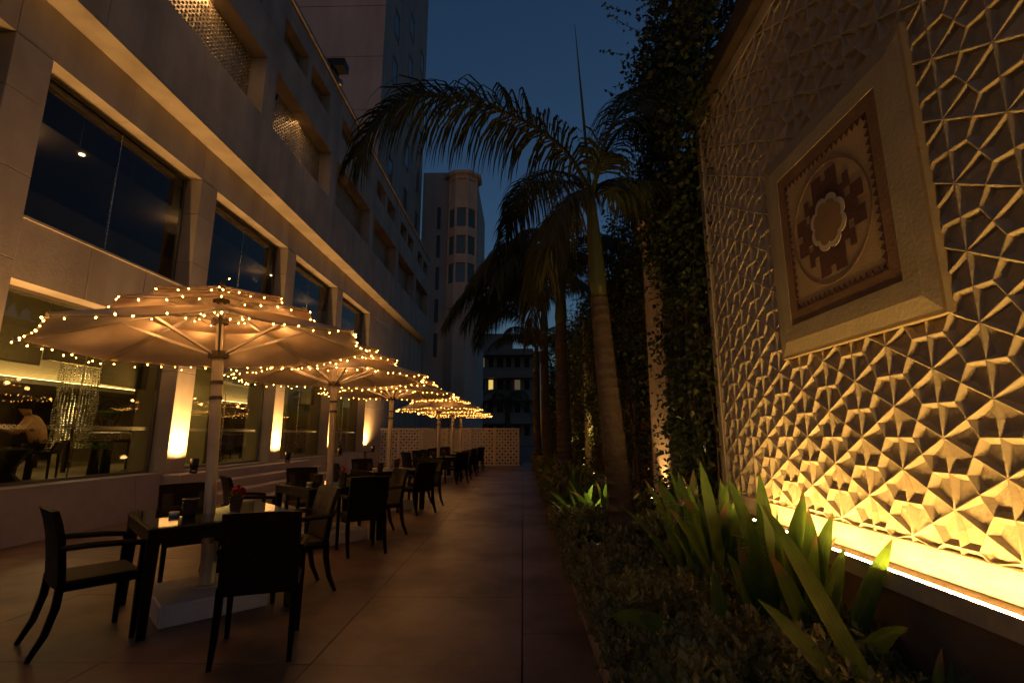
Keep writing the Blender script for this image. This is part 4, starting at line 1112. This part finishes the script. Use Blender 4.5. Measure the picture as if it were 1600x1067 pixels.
g = lambda u, v, z=.16: atZ(u, v, z)
lily((1.33, 2.78, .15), [(200, 84, .84, .10, .034), (70, 86, .90, .15, .036), (110, 82, .80, .25, .034), (350, 80, .86, .25, .030), (330, 74, .74, .4, .032), (100, 84, .9, .15, .03), (160, 80, .62, .3, .030), (250, 78, .58, .3, .030), (290, 84, .66, .2, .030), (40, 70, .7, .7, .03), (190, 70, .55, .4, .028)],
     'tall clump of broad strap-leaved lily glowing in front of the light trough', 1, flowers=1, more=9)
lily((1.40, 2.62, .13), [(350, 68, .74, .2, .032), (35, 80, .78, .15, .034), (300, 60, .60, .9, .030), (345, 84, .55, .5, .030), (120, 80, .6, .3, .03)],
     'lily clump with leaves leaning across the bright light trough', 2, more=5)
lily((1.42, 1.98, .12), [(135, 64, .95, .2, .042), (150, 58, .7, .4, .036), (60, 80, .45, .2, .016), (20, 75, .42, .2, .014)], 'lily with one very broad leaf rising in front of the low base wall', 7)
lily(g(1135, 960, .16), [(110, 84, .92, .12, .034), (150, 78, .85, .2, .032), (190, 66, .75, .7, .026), (60, 82, .66, .3, .030), (230, 60, .6, 1.0, .026), (90, 86, .7, .2, .032), (20, 70, .6, .6, .03)],
     'dark lily clump beside the glowing one, nearer the path', 3, flowers=1, more=6)
lily(g(1165, 1085, .2), [(170, 40, .62, 1.1, .036), (20, 35, .50, 1.4, .030), (100, 60, .5, .6, .03)], 'low lily with drooping browned leaf over the ground cover', 8)
lily((1.25, 3.85, .15), [(170, 74, .85, .5, .028), (200, 64, .8, .8, .026), (120, 80, .8, .2, .034), (80, 84, .85, .2, .034), (240, 60, .7, .8, .03), (50, 76, .7, .5, .03), (140, 72, .8, .3, .032)],
     'lily clump with pale spidery blooms at the foot of the creeper stems', 4, flowers=2)
lily((1.55, 4.75, .12), [(100, 84, .85, .15, .034), (200, 76, .8, .4, .032), (30, 80, .8, .3, .03), (270, 80, .8, .3, .034), (160, 80, .9, .2, .034)], 'upright lily clump where the relief wall meets the creeper', 5, flowers=1)
lily((1.02, 6.3, .16), [(az, el, .62, .7, .026) for az, el in ((180, 60), (220, 50), (260, 65), (300, 55), (140, 60), (100, 70), (200, 80), (250, 40), (330, 60))], 'lily clump lit brightly by the spike light near the nearest palm', 6, flowers=1)
lily((.78, 6.6, .16), [(az, el, .60, .8, .024) for az, el in ((170, 60), (210, 50), (250, 65), (290, 55), (130, 60), (90, 70), (190, 80), (20, 60), (60, 50))], 'lily clump at the path edge beside the spike light', 9)
for k, (x, yv) in enumerate(((.85, 8.0), (.95, 9.4), (.85, 12.0), (.9, 16.5))):
    lily((x, yv, .18), [(az+k*17, 50+(az*7) % 35, .75, .8, .028) for az in range(0, 360, 36)], ('lily clump between the nearest palm and the second palm', 'lily clump at the foot of the second palm', 'lily clump just past the second palm', 'lily clump lit from below at the far palms')[k], 30+k)

# ================================================================== INSIDE THE DINING ROOM
# hanging bead column
bc = thing('bead_chandelier', 'shimmering column of hanging beads in the dining room window', 'chandelier', (-9.6, 10.45, 0))
mb = MB(); r2 = random.Random(9)
MB().lathe([(0, 3.44), (.36, 3.44), (.36, 3.40), (0, 3.40)], 16).build('ceiling_plate', 'chrome', bc)
for i in range(34):
    th = 2*PI*i/34; 
    for k in range(44):
        z = 3.38-k*.052; r = .34+.02*math.sin(k*.4+i)
        if r2.random() < .12: continue
        c = (r*math.cos(th), r*math.sin(th), z); s = .019
        mb.add([(c[0]+s, c[1], c[2]), (c[0], c[1]+s, c[2]), (c[0]-s, c[1], c[2]), (c[0], c[1]-s, c[2]), (c[0], c[1], c[2]+s), (c[0], c[1], c[2]-s)],
               [(0, 1, 4), (1, 2, 4), (2, 3, 4), (3, 0, 4), (1, 0, 5), (2, 1, 5), (3, 2, 5), (0, 3, 5)])
mb.build('bead_strand', 'chrome', bc, kind='stuff')
lamp('POINT', 'chandelier_light', (0, 0, 2.6), 30, (1, .70, .34), bc, shadow_soft_size=.1)
# table with a person, chairs, planters
def wood_table(x, yv, sx, sy, h, label, rz=0):
    t = thing('indoor_table', label, 'table', (x, yv, FL-.006), rz)
    MB().bbox(-sx/2, sx/2, -sy/2, sy/2, h-.05, h, .01).build('tabletop', 'wooddark', t)
    for a in (-1, 1):
        for b in (-1, 1): MB().tube([(a*(sx/2-.07), b*(sy/2-.07), h-.05), (a*(sx/2-.07), b*(sy/2-.07), 0)], [.05, .038], 4, sq=True).build('leg', 'wooddark', t)
    return t
wood_table(-8.45, 7.70, .8, 1.1, .76, 'dark wooden dining table where the diner in peach sits')
wood_table(-8.5, 10.0, 1.0, .8, .62, 'low dark wooden side table near the bead column')
MB().bbox(-.35, .35, -.2, .2, .0, .16, .03).build('basket', 'chrome', None, loc=(-8.45, 10.15, FL-.006+.62), label='wide woven basket glinting on the low side table', cat='basket')
wood_table(-10.4, 12.6, .9, 3.4, .92, 'long dark buffet counter deep in the dining room')
wood_table(-9.6, 15.2, .9, 2.6, .76, 'dark dining table behind the entrance doors')
wood_table(-9.4, 18.8, .9, 2.2, .85, 'dark sideboard table under the round wall relief')
def indoor_chair(x, yv, rz, label, bh=1.0):
    t = thing('dining_chair', label, 'chair', (x, yv, FL-.006), rz)
    MB().bbox(-.22, .22, -.22, .22, .41, .46, .015).build('seat', 'wooddark', t)
    MB().prism([(-.22, .46), (-.18, .46), (-.24, bh), (-.28, bh)], 'x', -.2, .2).build('backrest', 'wooddark', t)
    for a in (-1, 1):
        for b in (-1, 1): MB().tube([(a*.19, b*.19, .41), (a*.19, b*.2, 0)], [.024, .018], 4, sq=True).build('leg', 'wooddark', t)
indoor_chair(-7.84, 8.02, R(117), 'dark low-backed wooden chair under the diner in the peach shirt', .60)
indoor_chair(-9.1, 7.6, R(-90), 'dark wooden chair across the table from the diner')
indoor_chair(-9.1, 15.0, R(-90), 'dark wooden chair by the table behind the entrance doors')
indoor_chair(-8.7, 15.9, R(90), 'dark wooden chair facing the window behind the entrance doors')
for (yv, lab) in ((8.75, 'tall black vase with leafy sprig by the window, nearer the diner'), (9.0, 'tall black vase with leafy sprig by the window, nearer the side table')):
    t = thing('vase', lab, 'vase', (-7.55, yv, FL-.006)); MB().lathe([(0, 0), (.09, 0), (.075, .2), (.06, .42), (.07, .46), (.05, .46), (.04, .4), (0, .4)], 14).build('body', 'blackmetal', t, smooth=True)
    lf = MB(); r2 = random.Random(int(yv*10))
    for q in range(26):
        th = r2.random()*6.28; p = Vector((0, 0, .42)); e = p+Vector((.10*math.cos(th), .10*math.sin(th), r2.uniform(.02, .16))); sd = Vector((-math.sin(th), math.cos(th), 0))*.025; m_ = p.lerp(e, .6)+Vector((0, 0, .03))
        lf.add([p, m_+sd, e, m_-sd], [(0, 1, 2, 3)])
    lf.build('sprig', 'lily', t, kind='stuff')
t = thing('pedestal_urn', 'large dark flared pedestal urn just inside the window', 'urn', (-7.45, 7.15, FL-.006))
MB().lathe([(0, 0), (.20, 0), (.20, .05), (.10, .16), (.12, .24), (.26, .46), (.28, .50), (.25, .50), (.12, .30), (0, .28)], 6).build('bowl', 'blackmetal', t)
lf = MB(); r2 = random.Random(77)
for q in range(90):
    th = r2.random()*6.28; rr = r2.uniform(0, .22); p = Vector((rr*math.cos(th), rr*math.sin(th), .42)); d = Vector((r2.gauss(0, .5), r2.gauss(0, .5), 1)).normalized(); e = p+d*.13; sd = d.orthogonal().normalized()*.03
    lf.add([p, p.lerp(e, .5)+sd, e, p.lerp(e, .5)-sd], [(0, 1, 2, 3)])
lf.build('foliage', 'ivylit', t, kind='stuff')
t = thing('potted_fern', 'leafy fern standing on the buffet counter inside', 'plant', (-10.3, 12.2, FL-.006+.92))
MB().lathe([(0, 0), (.10, 0), (.13, .16), (.11, .16), (0, .14)], 12).build('pot', 'pot', t)
r2 = random.Random(3)
for q in range(12):
    pts = arc((0, 0, .14), 2*PI*q/12, R(60), .42, 1.6, 5); mb = MB(); strip(mb, pts, [.01, .05, .06, .05, .03, .005], Vector((0, 0, 1))); mb.build('leaf', 'lily', t)
t = thing('folding_door', 'tall brown wooden door leaves standing behind the entrance glass', 'door', (-8.1, 11.0, FL-.006))
for k in range(3):
    MB().bbox(-.03, .03, -.20+k*.33, .06+k*.33, 0, 2.3, .01).build('door_leaf', 'woodmid', t, rot=(0, 0, R(12)))

# seated diner
def person():
    root = Vector((-7.84, 8.02, FL-.006))
    yaw_ = R(207)       # faces the table, away from the terrace
    J = {'pel': (0, 0, .52), 'sp1': (.05, 0, .70), 'sp2': (.14, 0, .90), 'neck': (.21, 0, 1.02), 'hd1': (.27, 0, 1.10), 'hd2': (.30, 0, 1.20),
         'shL': (.15, .17, .95), 'elL': (.25, .24, .74), 'wrL': (.46, .14, .80), 'shR': (.15, -.17, .95), 'elR': (.25, -.24, .74), 'wrR': (.46, -.12, .82),
         'hpL': (.04, .09, .50), 'knL': (.44, .11, .50), 'anL': (.42, .11, .10), 'toL': (.54, .11, .05), 'hpR': (.04, -.09, .50), 'knR': (.44, -.11, .50), 'anR': (.42, -.11, .10), 'toR': (.54, -.11, .05),
         'haL': (.53, .10, .81), 'haR': (.53, -.09, .83)}
    rad = {'pel': .14, 'sp1': .135, 'sp2': .14, 'neck': .055, 'hd1': .072, 'hd2': .088, 'shL': .07, 'elL': .045, 'wrL': .03, 'shR': .07, 'elR': .045, 'wrR': .03, 'hpL': .09, 'knL': .062, 'anL': .042, 'toL': .035, 'hpR': .09, 'knR': .062, 'anR': .042, 'toR': .035, 'haL': .032, 'haR': .032}
    E_ = [('pel', 'sp1'), ('sp1', 'sp2'), ('sp2', 'neck'), ('neck', 'hd1'), ('hd1', 'hd2'), ('sp2', 'shL'), ('shL', 'elL'), ('elL', 'wrL'), ('wrL', 'haL'), ('sp2', 'shR'), ('shR', 'elR'), ('elR', 'wrR'), ('wrR', 'haR'),
          ('pel', 'hpL'), ('hpL', 'knL'), ('knL', 'anL'), ('anL', 'toL'), ('pel', 'hpR'), ('hpR', 'knR'), ('knR', 'anR'), ('anR', 'toR')]
    names = list(J); me = bpy.data.meshes.new('body_cage'); me.from_pydata([J[n] for n in names], [(names.index(a), names.index(b)) for a, b in E_], [])
    o = bpy.data.objects.new('body_cage', me); COL.objects.link(o)
    sk = o.modifiers.new('skin', 'SKIN'); 
    if not me.skin_vertices: 
        bm = bmesh.new(); bm.from_mesh(me); bm.verts.layers.skin.verify(); bm.to_mesh(me); bm.free()
    for i, n in enumerate(names):
        me.skin_vertices[0].data[i].radius = (rad[n], rad[n]); me.skin_vertices[0].data[i].use_root = (n == 'pel')
    sb = o.modifiers.new('sub', 'SUBSURF'); sb.levels = 2; sb.render_levels = 2
    dg = bpy.context.evaluated_depsgraph_get(); ev = o.evaluated_get(dg); mesh = bpy.data.meshes.new_from_object(ev)
    bpy.data.objects.remove(o)
    for nm in ('skin', 'shirt', 'trouser'): mesh.materials.append(MATS[nm])
    for p in mesh.polygons:
        c = p.center; idx = 0
        if c.z < .60 and not (c.x > .25 and c.z > .66): idx = 2
        elif c.z < 1.005 and c.x < .30 and not (abs(c.y) > .15 and c.z < .80): idx = 1
        elif abs(c.y) > .15 and c.z >= .80 and c.x < .3: idx = 1
        p.material_index = idx; p.use_smooth = True
    t = thing('person', 'diner in a peach shirt leaning over a table inside the window', 'person', root, yaw_)
    place('body', mesh, t)
    hr = MB(); 
    prof = [(.0, .125), (.055, .112), (.092, .07), (.104, .01), (.100, -.05), (.08, -.085)]
    hr.lathe(prof, 16); hr.xform(Matrix.Translation((.288, 0, 1.235)) @ Matrix.Rotation(R(-10), 4, 'Y') @ Matrix.Scale(1.22, 4)); hr.build('hair', 'hair', t, smooth=True)
    fc = MB().lathe([(0, .018), (.012, .008), (.016, -.012), (0, -.018)], 8); fc.xform(Matrix.Translation((.392, 0, 1.165))); fc.build('nose', 'skin', t, smooth=True)
person()
